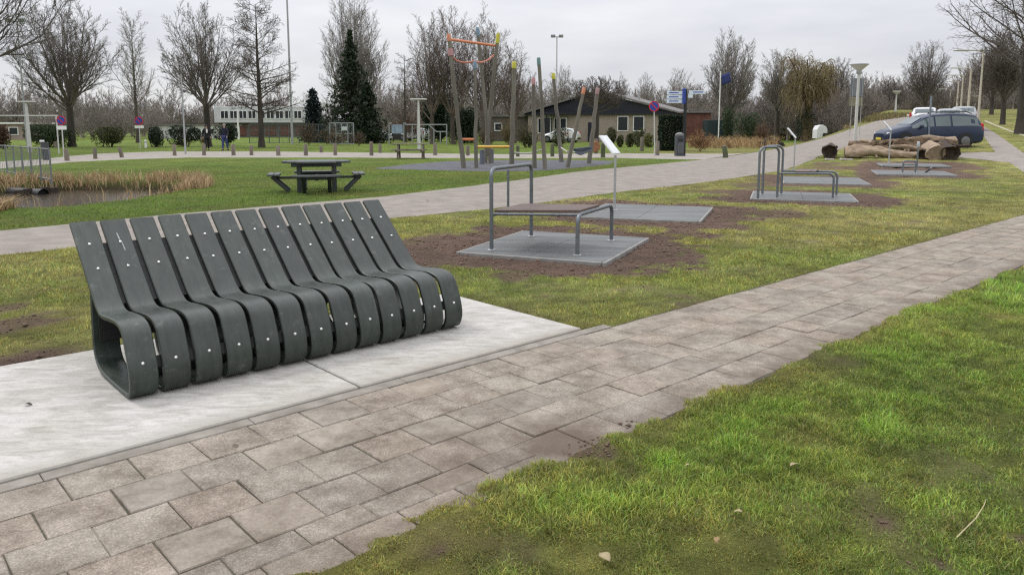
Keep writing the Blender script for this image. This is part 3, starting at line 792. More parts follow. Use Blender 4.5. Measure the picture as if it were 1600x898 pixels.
# scuffs and faint dusty scratches
n3 = nd(t, 'ShaderNodeTexNoise'); n3.inputs['Scale'].default_value = 9; n3.inputs['Detail'].default_value = 9; n3.inputs['Roughness'].default_value = .75; L(av.outputs[0], n3.inputs['Vector'])
r3 = nd(t, 'ShaderNodeMapRange'); r3.inputs['From Min'].default_value = .57; r3.inputs['From Max'].default_value = .76; r3.inputs['To Max'].default_value = .55; L(n3.outputs['Fac'], r3.inputs[0])
dc = nd(t, 'ShaderNodeRGB'); dc.outputs[0].default_value = (.16, .16, .15, 1)
mx2 = nd(t, 'ShaderNodeMixRGB'); L(r3.outputs[0], mx2.inputs[0]); L(mxs.outputs[0], mx2.inputs[1]); L(dc.outputs[0], mx2.inputs[2])
ob_ = nd(t, 'ShaderNodeMapRange'); ob_.inputs['To Min'].default_value = .82; ob_.inputs['To Max'].default_value = 1.22; L(oi.outputs['Random'], ob_.inputs[0])
sc_ = nd(t, 'ShaderNodeVectorMath', operation='SCALE'); L(mx2.outputs[0], sc_.inputs[0]); L(ob_.outputs[0], sc_.inputs['Scale']); L(sc_.outputs[0], b.inputs['Base Color'])
rr_ = nd(t, 'ShaderNodeMapRange'); rr_.inputs['To Min'].default_value = .27; rr_.inputs['To Max'].default_value = .50; L(n2.outputs['Fac'], rr_.inputs[0]); L(rr_.outputs[0], b.inputs['Roughness'])
bp = nd(t, 'ShaderNodeBump'); bp.inputs['Strength'].default_value = .12; bp.inputs['Distance'].default_value = .004; L(n1.outputs['Fac'], bp.inputs['Height']); L(bp.outputs[0], b.inputs['Normal'])
M_bolt = mat('zinc bolt', (.72, .72, .70), .3, .1, 40, metal=.85)
M_rail = mat('black support rail', (.018, .018, .018), .6, .2, 20)

def chaikin(P, n=2):
    for _ in range(n):
        Q = [P[0]]
        for i in range(len(P) - 1):
            a, b_ = np.array(P[i]), np.array(P[i + 1]); Q += [tuple(a * .75 + b_ * .25), tuple(a * .25 + b_ * .75)]
        Q.append(P[-1]); P = Q
    return P
# side profile (distance back from the front, height): back, seat, rounded front, bottom, rear
prof = [(1.150, .940), (.90, .715), (.72, .553), (.61, .452), (.52, .418), (.34, .438), (.17, .448), (.055, .415), (.008, .32), (-.040, .20), (-.052, .10), (-.01, .012), (.09, .0), (.32, .0), (.55, .0), (.69, .03), (.765, .115), (.772, .24), (.757, .40), (.742, .54)]
P = chaikin(prof, 2)
def slat_mesh(w, th):
    n = len(P); V = []; fs = []; c = .006
    for i in range(n):
        p = np.array(P[i]); a = np.array(P[max(0, i - 1)]); b_ = np.array(P[min(n - 1, i + 1)])
        tt = (b_ - a) / np.linalg.norm(b_ - a); nn = np.array([tt[1], -tt[0]])   # inward normal
        nn = -nn if False else nn
        for (x, d) in ((0, c), (c, 0), (w - c, 0), (w, c), (w, th - c), (w - c, th), (c, th), (0, th - c)):
            q = p - nn * d
            V.append((x, q[0], q[1]))
    for i in range(n - 1):
        for j in range(8):
            k = (j + 1) % 8; fs.append((i * 8 + j, i * 8 + k, (i + 1) * 8 + k, (i + 1) * 8 + j))
    fs.append(tuple(range(8))); fs.append(tuple((n - 1) * 8 + j for j in range(8))[::-1])
    return MB().add(V, fs).mesh('slat', 40)
BW, BP_, TH_ = .160, .1905, .030
BENCH_TURN = -.008
bench = empty('slatted_bench', uv(.645, -.790, .016), PHI + BENCH_TURN, 'long dark green bench of thirteen curved slats with steel bolts on the concrete slab', 'bench')
sm_ = slat_mesh(BW, TH_)
sm_.materials.append(M_slat)
def pos_on(s):   # point and normal on the outline between two profile heights on the back
    pass
bm_ = MB().lathe([(.0001, .010), (.006, .0095), (.0092, .005), (.0108, 0), (.0108, -.006)], 12).mesh('bolt', 60); bm_.materials.append(M_bolt)
def on_profile(tq):
    # tq: fraction along profile polyline
    Q = np.array(P); dl = np.r_[0, np.cumsum(np.linalg.norm(np.diff(Q, axis=0), axis=1))]
    s = tq * dl[-1]; i = min(len(Q) - 2, np.searchsorted(dl, s) - 1); i = max(i, 0)
    f_ = (s - dl[i]) / (dl[i + 1] - dl[i]); p = Q[i] * (1 - f_) + Q[i + 1] * f_; tt = (Q[i + 1] - Q[i]); tt /= np.linalg.norm(tt)
    return p, np.array([tt[1], -tt[0]])
Q_ = np.array(P); DL = np.r_[0, np.cumsum(np.linalg.norm(np.diff(Q_, axis=0), axis=1))]
def frac_at(z, front=False):
    if not front:
        i = next(i for i in range(len(Q_)) if Q_[i][1] < z)
    else:
        i = next(i for i in range(len(Q_)) if Q_[i][1] < z and Q_[i][0] < .08)
    return DL[i] / DL[-1]
bolts = [frac_at(.815), frac_at(.655), frac_at(.235, True)]
for k in range(13):
    o = link('slat', sm_, None, bench, (k * BP_ + random.uniform(-.003, .003), random.uniform(-.004, .004), random.uniform(-.001, .003)))
    for q in bolts:
        p, nn = on_profile(q)
        bo = link('bolt', bm_, None, o, (BW / 2 + random.uniform(-.004, .004), p[0] + nn[0] * .001, p[1] + nn[1] * .001))
        bo.rotation_euler = Vector((0, nn[0], nn[1])).to_track_quat('Z', 'Y').to_euler()
# pale scratches on the second slat
sl2 = [c for c in bench.children if c.name.startswith('slat')][1]
def scratch(pts, w_):
    V = []; fs = []
    for i, (x, z_) in enumerate(pts):
        p, nn = on_profile(frac_at(z_)); V += [(x - w_, p[0] + nn[0] * .0008, p[1] + nn[1] * .0008), (x + w_, p[0] + nn[0] * .0008, p[1] + nn[1] * .0008)]
    fs = [(2 * i, 2 * i + 1, 2 * i + 3, 2 * i + 2) for i in range(len(pts) - 1)]
    MB().add(V, fs).build('scratch', mat('pale scratch', (.34, .35, .34), .8, .3, 60), sl2)
scratch([(.055, .893), (.070, .886), (.076, .86), (.082, .835), (.088, .815), (.092, .795)], .0035); scratch([(.098, .889), (.106, .884), (.110, .878)], .006); scratch([(.086, .816), (.105, .815), (.116, .812)], .004)
Lb = 12 * BP_ + BW
for q, w_ in zip(bolts, (.07, .07, .07)):
    p, nn = on_profile(q); mb = MB()
    c = Vector((Lb / 2, p[0] - nn[0] * (TH_ + .018), p[1] - nn[1] * (TH_ + .018)))
    tt = Vector((0, -nn[1], nn[0])); zz = Vector((0, nn[0], nn[1])); M = Matrix((Vector((1, 0, 0)), tt, zz)).transposed()
    mb.box(c, (Lb - .02, w_, .032), M, .004); mb.build('support_rail', M_rail, bench)
bk = []
for z_ in (.83, .74, .64, .55, .475):
    p, nn = on_profile(frac_at(z_)); bk.append((p - nn * (TH_ + .003), p - nn * (TH_ + .012)))
mb = MB(); vs = []
for a_, b_ in bk:
    vs += [(.01, a_[0], a_[1]), (Lb - .01, a_[0], a_[1]), (Lb - .01, b_[0], b_[1]), (.01, b_[0], b_[1])]
fs = [(0, 1, 2, 3), (16, 19, 18, 17)]
for i in range(4):
    for j in range(4): fs.append((i * 4 + j, (i + 1) * 4 + j, (i + 1) * 4 + (j + 1) % 4, i * 4 + (j + 1) % 4))
mb.add(vs, fs); mb.build('dark_gap_backing', M_rail, bench)
mb = MB(); mb.prism([(.03, .700, .20), (Lb - .03, .700, .20), (Lb - .03, .690, .47), (.03, .690, .47)], (0, 0, 0), (0, .012, 0)); mb.build('dark_gap_backing', M_rail, bench)  # added dark sheet, stands in for the shade behind the seat gaps
mb = MB(); mb.box((Lb / 2, .30, .06), (Lb - .3, .06, .05), None, .005); mb.build('support_rail', M_rail, bench)

# ================================================================== OUTDOOR GYM
M_steel = mat('grey galvanised steel', (.16, .175, .19), .42, .15, 14, metal=.55, spec=.5)
M_steel2 = mat('pale galvanised steel', (.42, .43, .43), .4, .1, 14, metal=.5)
M_board = mat('brown composite board', (.115, .082, .070), .6, .2, 9, stretch=(1, 8, 1))
M_panel = mat('white information panel', (.80, .81, .82), .35, .02, 4)
def arch(a, b, h, r=.13, n=6):
    """path of an inverted-U tube from a up, over and down to b"""
    a, b = Vector(a), Vector(b); d = (b - a); L_ = Vector((d.x, d.y, 0)).length; d = Vector((d.x, d.y, 0)).normalized()
    pts = [a]
    for i in range(n + 1):
        an = math.pi / 2 * i / n; pts.append(a + d * (r - r * math.cos(an)) + Vector((0, 0, h - r + r * math.sin(an))))
    for i in range(n + 1):
        an = math.pi / 2 * i / n; pts.append(a + d * (L_ - r + r * math.sin(an)) + Vector((0, 0, h - r + r * math.cos(an))))
    pts.append(Vector((b.x, b.y, a.z))); return pts
def flange(parent, p, r=.055):
    mb = MB().lathe([(r, 0), (r, .008), (r * .6, .014)], 14); return mb.build('base_plate', M_steel2, parent, 50, p)
def local(o, p):
    return o.matrix_basis.inverted() @ Vector(p)
# machine 1
ctr = gp(870, 385); m1 = empty('exercise_bench', (ctr.x, ctr.y, .036), 0, 'brown wooden exercise bench held by a tall and a low grey steel frame', 'exercise bench', 'outdoor gym machines')
l1 = [Vector((q.x - ctr.x, q.y - ctr.y, 0)) for q in (gp(768, 395), gp(830, 373), gp(902, 403.5), gp(955, 380))]
TR = .026
MB().tube(arch(l1[0], l1[1], 1.04, .11), TR, 12).build('tall_frame', M_steel, m1, 50)
MB().tube(arch(l1[2], l1[3], .50, .11), TR, 12).build('low_frame', M_steel, m1, 50)
for q in l1: flange(m1, q)
def lerp(a, b, f): return a * (1 - f) + b * f
hA, hB = lerp(l1[0], l1[1], .06), lerp(l1[0], l1[1], .76)
lA, lB = lerp(l1[2], l1[3], .06), lerp(l1[2], l1[3], .60)
zc = .475
corners = [Vector((q.x, q.y, zc + dz)) for q, dz in ((hA, 0.0), (hB, 0.0), (lB, .045), (lA, .045))]
ey = (corners[1] - corners[0]).normalized()
for i in range(5):
    f0, f1 = i / 5 + .01, (i + 1) / 5 - .01
    a0, a1 = lerp(corners[0], corners[1], f0), lerp(corners[0], corners[1], f1); b0, b1 = lerp(corners[3], corners[2], f0), lerp(corners[3], corners[2], f1)
    MB().prism([a0, b0, b1, a1], (0, 0, 0), (0, 0, .032)).build('board', M_board, m1)
mb = MB(); mb.tube([corners[0] + Vector((0, 0, -.02)), corners[3] + Vector((0, 0, -.028))], .018, 10); mb.build('side_rail', M_steel, m1, 50)
mb = MB(); mb.tube([corners[1] + Vector((0, 0, -.02)), corners[2] + Vector((0, 0, -.028))], .018, 10); mb.build('side_rail', M_steel, m1, 50)
mb = MB(); mb.tube([l1[0] + Vector((0, 0, zc - .03)), l1[1] + Vector((0, 0, zc - .03))], .018, 10); mb.build('cross_rail', M_steel, m1, 50)
# lone post behind it
P0 = gp(794, 325); o = empty('steel_post', P0, 0, 'short grey steel post standing alone behind the tall frame of the exercise bench', 'post')
MB().tube([(0, 0, 0), (0, 0, .76)], .026, 12).build('post', M_steel, o, 50); flange(o, (0, 0, .0))
# machine 2 : double hoop with a low bench rail
ctr = gp(1240, 309); m2 = empty('hoop_machine', (ctr.x, ctr.y, .036 + ctr.z), 0, 'grey exercise machine of two tall hoops joined to a low bench rail', 'exercise machine', 'outdoor gym machines')
lc = lambda px, py: Vector((gp(px, py).x - ctr.x, gp(px, py).y - ctr.y, 0))
A1, A2, B1, B2 = lc(1184, 314), lc(1214, 312.5), lc(1191, 306.5), lc(1220.5, 306)
MB().tube(arch(A1, A2, 1.13, .14), .027, 12).build('hoop', M_steel, m2, 50)
MB().tube(arch(B1, B2, 1.13, .14), .027, 12).build('hoop', M_steel, m2, 50)
E1, E2 = lc(1301, 313), lc(1306.5, 308.5)
for s_, e_ in ((A2, E1), (B2, E2)):
    d = (e_ - s_); pts = [s_ + Vector((0, 0, .55))]
    Lh = d.length; dn_ = d.normalized()
    pts.append(s_ + dn_ * (Lh - .12) + Vector((0, 0, .55)))
    for i in range(1, 6):
        an = math.pi / 2 * i / 5; pts.append(s_ + dn_ * (Lh - .12 + .12 * math.sin(an)) + Vector((0, 0, .43 + .12 * math.cos(an))))
    pts.append(e_); MB().tube(pts, .025, 12).build('bench_rail', M_steel, m2, 50)
for q in (A1, A2, B1, B2, E1, E2): flange(m2, q, .05)
for k, (f0, f1, mm_) in enumerate(((.30, .56, M_board), (.57, .66, M_panel))):
    q0, q1, q2, q3 = lerp(A2, E1, f0), lerp(A2, E1, f1), lerp(B2, E2, f1), lerp(B2, E2, f0)
    MB().prism([q0, q1, q2, q3], (0, 0, .575), (0, 0, .60)).build('seat_board', M_board, m2)
# machine 3 : small low hoop, tall bent post, short foot
ctr = gp(1420, 271); m3 = empty('low_hoop_machine', (ctr.x, ctr.y, .036 + ctr.z), 0, 'small low grey hoop standing on the pad in front of the logs', 'exercise machine', 'outdoor gym machines')
lc = lambda px, py: Vector((gp(px, py).x - ctr.x, gp(px, py).y - ctr.y, 0))
q0, q1 = lc(1410, 272.5), lc(1430, 272.5)
MB().tube(arch(q0, q1, .40, .07), .024, 10).build('hoop', M_steel, m3, 50)
MB().tube([q0 + Vector((0, 0, .28)), q1 + Vector((0, 0, .28))], .02, 8).build('cross_bar', M_steel, m3, 50)
flange(m3, q0); flange(m3, q1)
q = gp(1432, 268); o = empty('steel_post', (q.x, q.y, q.z + .035), 0, 'upright grey post with a pale cap behind the small low hoop', 'post')
MB().tube([(0, 0, 0), (0, 0, .95)], .028, 12).build('post', M_steel, o, 50); MB().lathe([(.045, .78), (.05, .80), (.05, .96), (.03, 1.0)], 12).build('cap', M_steel2, o, 50); flange(o, (0, 0, 0))
q = gp(1450, 271.5); o = empty('foot_pedal', (q.x, q.y, q.z + .035), 0, 'small dark foot pedal beside the small low hoop', 'pedal')
MB().tube([(-.10, 0, 0), (0, 0, .07), (.07, 0, .15)], .03, 8).build('arm', M_rail, o, 50); MB().box((.08, 0, .16), (.12, .10, .02), ry(-.6), .004).build('tread', M_steel, o)
# information boards: tilted panels on thin posts
M_print = mat('faint grey print', (.50, .52, .55), .4, .15, 60)
def info_board(px, py, hp, ang, lab, dark=False, Lp=.44, tilt=R(50), zoff=.0):
    q = gp(px, py); o = empty('information_board', (q.x, q.y, q.z + zoff), ang, lab, 'information board', 'information boards of the outdoor gym')
    MB().tube([(0, 0, 0), (0, 0, hp - .12)], .024, 12).build('post', M_steel2, o, 50); flange(o, (0, 0, 0), .07)
    Mx = ry(tilt)
    c = Vector((-.12, 0, hp + .07))
    MB().box(c, (Lp, .40, .032), Mx, .006).build('panel', M_panel, o)
    MB().box(c + Mx @ Vector((0, 0, .019)), (Lp - .05, .35, .003), Mx).build('printed_sheet', mat('printed sheet', (.74, .76, .78), .3, .12, 22), o)
    MB().box(c + Mx @ Vector((.0, 0, -.03)), (.12, .10, .03), Mx).build('bracket', M_steel2, o)
    return o
info_board(960, 331, 1.16, R(-27), 'white tilted information board beside the empty pad behind the exercise bench', zoff=.036)
info_board(1240, 271, 1.30, R(-24), 'pale tilted information board behind the double hoop machine')
info_board(1388.5, 257, 1.38, R(-30), 'tilted information board in front of the dark car and logs', zoff=.03)

# ================================================================== PICNIC TABLES
M_pic = mat('dark green recycled plastic', (.022, .03, .028), .5, .25, 6, bump=.1, spec=.5)
M_pict = mat('worn table top', (.066, .076, .073), .45, .25, 3, bump=.1)
def picnic(q, ang, lab, big=True):
    o = empty('picnic_table', q, ang, lab, 'picnic table')
    n = 7; R_ = .60
    # round-cornered table top of boards
    for i in range(n):
        y0 = -R_ + 2 * R_ * i / n; ym = y0 + R_ / n; half = math.sqrt(max(.03, (R_ * 1.04) ** 2 - ym * ym)) * 1.33
        MB().box((0, ym, .745), (2 * half, 2 * R_ / n - .012, .05), None, .008).build('top_board', M_pict, o)
    MB().box((0, 0, .675), (1.05, .10, .085), None, .006).build('beam', M_pic, o)
    MB().box((0, .36, .675), (1.2, .08, .085), None, .006).build('beam', M_pic, o); MB().box((0, -.36, .675), (1.2, .08, .085), None, .006).build('beam', M_pic, o)
    for sx in (-1, 1):
        for sy in (-1, 1):
            MB().bar((sx * .42, sy * .36, 0), (sx * .42, sy * .36, .63), .11, .11, (1, 0, 0), .008).build('leg', M_pic, o)
    # four benches round the table, on slanting struts
    for k in range(4):
        a = k * math.pi / 2; M = rz(a); d = 1.02 if k % 2 == 0 else .92; ln = .95 if k % 2 == 0 else 1.15
        for j in (-1, 1):
            MB().box(M @ Vector((d + j * .075, 0, .44)), (.14, ln, .05), M, .008).build('seat_board', M_pict, o)
        for sy in (-.3, .3):
            MB().bar(M @ Vector((d - .35, sy, .02)), M @ Vector((d + .05, sy, .40)), .09, .07, (0, 0, 1), .006).build('strut', M_pic, o)
        MB().bar(M @ Vector((.2, 0, .355)), M @ Vector((d - .03, 0, .355)), .07, .06).build('tie_beam', M_pic, o)
        MB().box(M @ Vector((d - .02, 0, .38)), (.09, ln * .8, .07), M, .006).build('seat_beam', M_pic, o)
    return o
q = gp(496, 299); picnic((q.x, q.y, q.z), R(14), 'dark green picnic table with benches round it on the lawn')
M_wood = mat('weathered grey wood', (.15, .125, .10), .85, .3, 5, stretch=(1, 1, .2), bump=.3)
q = gp(640, 248); o = empty('picnic_table', (q.x, q.y, q.z), R(3), 'thin weathered wooden picnic table far off beside the dark play surface', 'picnic table')
for i in range(4): MB().box((0, -.27 + .18 * i, .74), (1.75, .165, .045), None, .006).build('top_board', M_wood, o)
for sy in (-1, 1):
    MB().box((-.0, sy * .68, .44), (1.75, .25, .045), None, .006).build('seat_board', M_wood, o)
for sx in (-.62, .62):
    MB().box((sx, 0, .40), (.07, 1.5, .08), None, .005).build('cross_beam', M_wood, o)
    for sy in (-1, 1): MB().bar((sx + .072, sy * .62, 0), (sx + .072, sy * .28, .72), .09, .06).build('leg', M_wood, o)

# ================================================================== CLIMBING POSTS
M_pole = mat('grey robinia wood', (.150, .138, .112), .85, .28, 3.0, stretch=(1, 1, .12), bump=.4, bscale=12)
CAPS = {k: mat(k + ' cap', c, .45, .1, 10) for k, c in dict(orange=(.50, .20, .11), pink=(.42, .22, .23), blue=(.14, .22, .29), yellow=(.44, .42, .05), teal=(.12, .21, .21), brick=(.30, .19, .18)).items()}
M_bar = mat('orange painted bar', (.58, .19, .08), .45, .1, 10); M_bary = mat('yellow painted beam', (.60, .36, .05), .45, .1, 10); M_rope = mat('pale rope', (.50, .48, .44), .8, .2, 40); M_ropeo = mat('orange rope', (.50, .19, .13), .8, .2, 40)
def pole(parent, o0, b_, t_, r0, cap, band=None, capl=.26):
    bx = gp(*b_); Y = bx.y; tp = dp(t_[0], t_[1], Y); a = bx - o0; c = tp - o0
    a.z -= .12
    n = 9; rd = random.Random(int(b_[0])); pts = []; rs = []
    for i in range(n):
        f_ = i / (n - 1); p = a.lerp(c, f_); wv = math.sin(f_ * math.pi) * .05
        pts.append(p + Vector((rd.uniform(-1, 1) * wv * .6, rd.uniform(-1, 1) * wv, 0))); rs.append(r0 * .64 * (1.12 - .30 * f_) * rd.uniform(.95, 1.05))
    po = MB().tube(pts, rs, 12).build('pole', M_pole, parent, 50)
    if cap:
        d = (c - a).normalized(); MB().tube([c - d * capl, c - d * .02, c + d * .02], [rs[-1] * 1.12, rs[-1] * 1.12, rs[-1] * .8], 14).build('cap', CAPS[cap], po, 50)
    if band:
        f_, cc = band; d = (c - a).normalized(); p = a.lerp(c, f_); MB().tube([p - d * .13, p + d * .13], r0 * .82, 14).build('collar', CAPS[cc], po, 50)
    return a, c
o0 = gp(745, 260); cf = empty('climbing_frame', o0, 0, 'tall climbing frame of leaning timber posts with orange bars and coloured caps', 'climbing frame')
rel = lambda x, y, Y: dp(x, y, Y) - o0
pole(cf, o0, (725, 263), (701, 54), .135, 'orange', (.872, 'pink'))
pole(cf, o0, (744.5, 263), (742, 97), .11, 'blue')
pole(cf, o0, (767, 256), (746, 44), .13, 'blue', None, .34)
pole(cf, o0, (757, 255), (778.5, 53), .15, 'yellow', None, .42)
YA, YC, YD = gp(725, 263).y, gp(767, 256).y, gp(757, 255).y
MB().tube([rel(703, 62, YA), rel(773, 71.5, YD)], .055, 10).build('bar', M_bar, cf, 50)
MB().tube([rel(718, 218, YA + .05), rel(742, 218, YA)], .05, 10).build('bar', M_bar, cf, 50)
rp_ = [rel(707, 89, YA)] + [rel(x, y, YA + .2) for x, y in ((713, 95), (722, 98), (733, 98), (741, 96))]
MB().tube(rp_, .035, 8).build('rope', M_ropeo, cf, 50)
MB().tube([rel(743, 97, YA), rel(752, 98, YA + .5), rel(763, 94, YD - .3), rel(772, 86, YD)], .035, 8).build('rope', M_ropeo, cf, 50)
# balance beam
q0, q1 = gp(753, 257), gp(768, 254.5); o0b = q0.copy(); bb = empty('balance_beam', o0b, 0, 'yellow balance beam on two short posts between the timber posts', 'balance beam')
MB().tube([dp(747, 229.5, q0.y) - o0b, dp(797, 229.5, q0.y - .8) - o0b], .06, 10).build('beam', M_bary, bb, 50)
for q in (q0, q1): MB().tube([q - o0b - Vector((0, 0, .05)), q - o0b + Vector((0, 0, .62))], .10, 10).build('leg', mat('grey blue post', (.13, .14, .17), .7, .2, 5), bb, 50)
o1 = gp(860, 260); rc_ = empty('rope_course', o1, 0, 'rope course strung between six leaning timber posts with bright caps', 'climbing frame')
rel1 = lambda x, y, Y: dp(x, y, Y) - o1
for b_, t_, r0, cap in (((799.5, 260.5), (803.5, 97), .155, 'yellow'), ((835, 263), (833.5, 122), .13, 'pink'), ((852, 265), (841.5, 91), .12, 'teal'), ((877.5, 253.5), (864.5, 115), .145, 'yellow'), ((885.5, 262), (913, 137), .12, 'orange'), ((919.5, 256), (934, 138), .15, 'brick')):
    pole(rc_, o1, b_, t_, r0, cap)
Yr = 31
MB().tube([rel1(800, 238, 31), rel1(818, 240, 30.6), rel1(834, 238.5, 30.2)], .03, 8).build('rope', M_rope, rc_, 50)
MB().tube([rel1(836, 238, 30.2), rel1(846, 234, 29.8)], .03, 8).build('rope', M_rope, rc_, 50)
MB().tube([rel1(877, 231, 33), rel1(886, 237, 31), rel1(898, 238, 31.5)], .03, 8).build('rope', M_rope, rc_, 50)
hm = [];
for i in range(9):
    f_ = i / 8
    for j in range(3):
        x = 896 + 28 * f_; top = 232 - 3.5 * f_; bot = 237 + 7 * math.sin(math.pi * min(1, f_ * 1.25)) * .8
        hm.append(rel1(x, top + (bot - top) * j / 2, 31.6 + 1.2 * f_ + (.25 if j == 1 else 0)))
fs = []
for i in range(8):
    for j in range(2): fs.append((i * 3 + j, i * 3 + j + 1, (i + 1) * 3 + j + 1, (i + 1) * 3 + j))
ob = MB().add(hm, fs).build('net_seat', mat('grey blue webbing', (.095, .11, .14), .8, .2, 12), rc_, 60); sol = ob.modifiers.new('thick', 'SOLIDIFY'); sol.thickness = .03
q = gp(931, 240); o = empty('ring_marker', q, 0, 'round rust brown disc on a stub beside the last timber post', 'disc')
MB().tube([(0, 0, -.05), (0, 0, .9)], .12, 8).build('stub', M_pole, o, 50); ob = MB().lathe([(.16, -.05), (.30, -.06), (.34, 0), (.30, .06), (.16, .05)], 18).build('disc', mat('rusty orange', (.24, .11, .05), .7, .25, 8), o, 50, (-.05, -.17, .42)); ob.rotation_euler = (math.pi / 2, 0, .4)
# ================================================================== TREES
def unit(v): return v / (np.linalg.norm(v, axis=-1, keepdims=True) + 1e-9)
def tubes_np(P, Rr, sides):
    n, k, _ = P.shape
    T = np.empty_like(P); T[:, 1:-1] = P[:, 2:] - P[:, :-2]; T[:, 0] = P[:, 1] - P[:, 0]; T[:, -1] = P[:, -1] - P[:, -2]
    T = unit(T)
    ref = np.where(np.abs(T[..., 2:3]) > .8, np.array([1., .13, 0]), np.array([0, 0, 1.]))
    A = unit(np.cross(T, ref)); B = np.cross(T, A)
    an = np.arange(sides) * 2 * np.pi / sides
    V = P[:, :, None] + Rr[:, :, None, None] * (A[:, :, None] * np.cos(an)[None, None, :, None] + B[:, :, None] * np.sin(an)[None, None, :, None])
    ii = np.arange(n * k * sides).reshape(n, k, sides); jn = np.roll(ii, -1, 2)
    q = np.stack([ii[:, :-1], jn[:, :-1], jn[:, 1:], ii[:, 1:]], -1).reshape(-1, 4)
    return V.reshape(-1, 3), q
def level(P, Rr, m, t0, ang, lr, k, up, noise, r, rr=.6, az=None, lpow=.6, minr=.006, L0=None):
    n, K, _ = P.shape
    t = t0 + (1 - t0) * (np.arange(m)[None] + r.random((n, m))) / m
    s = t * (K - 1); i = np.minimum(s.astype(int), K - 2); f = (s - i)[..., None]
    ai = np.arange(n)[:, None]
    p = P[ai, i] * (1 - f) + P[ai, i + 1] * f; rad = Rr[ai, i] * (1 - f[..., 0]) + Rr[ai, i + 1] * f[..., 0]
    T = unit(P[ai, i + 1] - P[ai, i])
    L = np.linalg.norm(np.diff(P, axis=1), axis=2).sum(1)[:, None] if L0 is None else L0
    ln = L * lr * (1 - lpow * (t - t0) / (1 - t0 + 1e-9)) * r.uniform(.65, 1.2, (n, m))
    ph = 2.4 * np.arange(m)[None] + r.uniform(0, 6.28, (n, 1)) + r.normal(0, .5, (n, m))
    ref = np.where(np.abs(T[..., 2:3]) > .9, np.array([1., 0, 0]), np.array([0, 0, 1.]))
    A = unit(np.cross(T, ref)); B = np.cross(T, A)
    a = ang * r.uniform(.75, 1.25, (n, m))
    d = T * np.cos(a)[..., None] + (A * np.cos(ph)[..., None] + B * np.sin(ph)[..., None]) * np.sin(a)[..., None]
    d = d.reshape(-1, 3); p = p.reshape(-1, 3); ln = ln.reshape(-1); r0 = np.maximum(rad.reshape(-1) * rr, minr)
    out = [p]
    for j in range(k):
        d = unit(d + np.array([0, 0, up]) + r.normal(0, noise, d.shape)); p = p + d * (ln / k)[:, None]; out.append(p)
    Q = np.stack(out, 1)
    tp = np.linspace(1, .35, k + 1)[None]
    return Q, np.maximum(r0[:, None] * tp, minr * .7)
def arrays(levels):
    Vs, Fs, o = [], [], 0
    for P, Rr, sd in levels:
        V, q = tubes_np(P, Rr, sd); Vs.append(V); Fs.append(q + o); o += len(V)
    return np.concatenate(Vs), np.concatenate(Fs)
def trunk_path(H, r0, r1, r, lean=.03, k=8):
    z = np.linspace(0, 1, k); P = np.stack([np.cumsum(r.normal(0, lean, k)) * z * H * .12, np.cumsum(r.normal(0, lean, k)) * z * H * .12, z * H - .15], -1)
    rad = r0 + (r1 - r0) * z; rad[0] *= 1.35
    return P[None], rad[None]
def vase(H, hf, Rc, r0, seed, nl=8, spread=1.0, dens=1.0, detail=3, minr=.011, droop=.0, upper=.06, ctrl=.55):
    """broad bare tree: trunk forking into rising limbs"""
    r = np.random.default_rng(seed)
    TP, TR = trunk_path(hf, r0, r0 * .78, r)
    top = TP[0, -1]
    limbs = []; lr = []; nl = int(nl * 1.5)
    for i in range(nl):
        phi = 2.4 * i + r.uniform(-.4, .4); q = (i + .35) / nl
        th_ = 1.38 * q ** .62
        out = Rc * math.sin(th_) * r.uniform(.80, 1.0) * spread * .92
        zt = (H - hf) * max(.30, math.cos(th_)) ** .62 * r.uniform(.84, .97)
        e = top + np.array([math.cos(phi) * out, math.sin(phi) * out, zt])
        st = top - np.array([0, 0, hf * .28 * r.random() * q])
        c = st + np.array([math.cos(phi) * out * ctrl, math.sin(phi) * out * ctrl, zt * .42])
        s = np.linspace(0, 1, 9)[:, None]
        pts = (1 - s) ** 2 * st + 2 * s * (1 - s) * c + s ** 2 * e
        pts[1:-1] += r.normal(0, .018 * Rc * .3, (7, 3)) + np.sin(s[1:-1] * 7 + i) * np.array([.02, .02, 0]) * Rc * .6
        limbs.append(pts); lr.append(r0 * r.uniform(.24, .38) * np.linspace(1, .16, 9))
    LP, LR = np.array(limbs), np.array(lr)
    B1 = level(LP, LR, int(14 * dens), .22, .60, .34, 5, upper, .07, r, .5, minr=minr * 1.35, lpow=.38)
    B2 = level(*B1, int(7 * dens) + 1, .15, .60, .48, 3, upper - droop, .12, r, .6, minr=minr * 1.15, lpow=.5)
    lv = [(LP, LR, 6), (B1[0], B1[1], 4), (B2[0], B2[1], 3)]
    if detail >= 3:
        B3 = level(*B2, int(5 * dens), .12, .62, .58, 2, upper - droop * 1.5, .14, r, .7, minr=minr * .85, lpow=.5); lv.append((B3[0], B3[1], 3))
    if detail >= 4:
        B4 = level(*B3, 3, .2, .7, .6, 2, .0, .2, r, .8, minr=minr * .9); lv.append((B4[0], B4[1], 3))
    return arrays([(TP, TR, 10)]), arrays(lv)
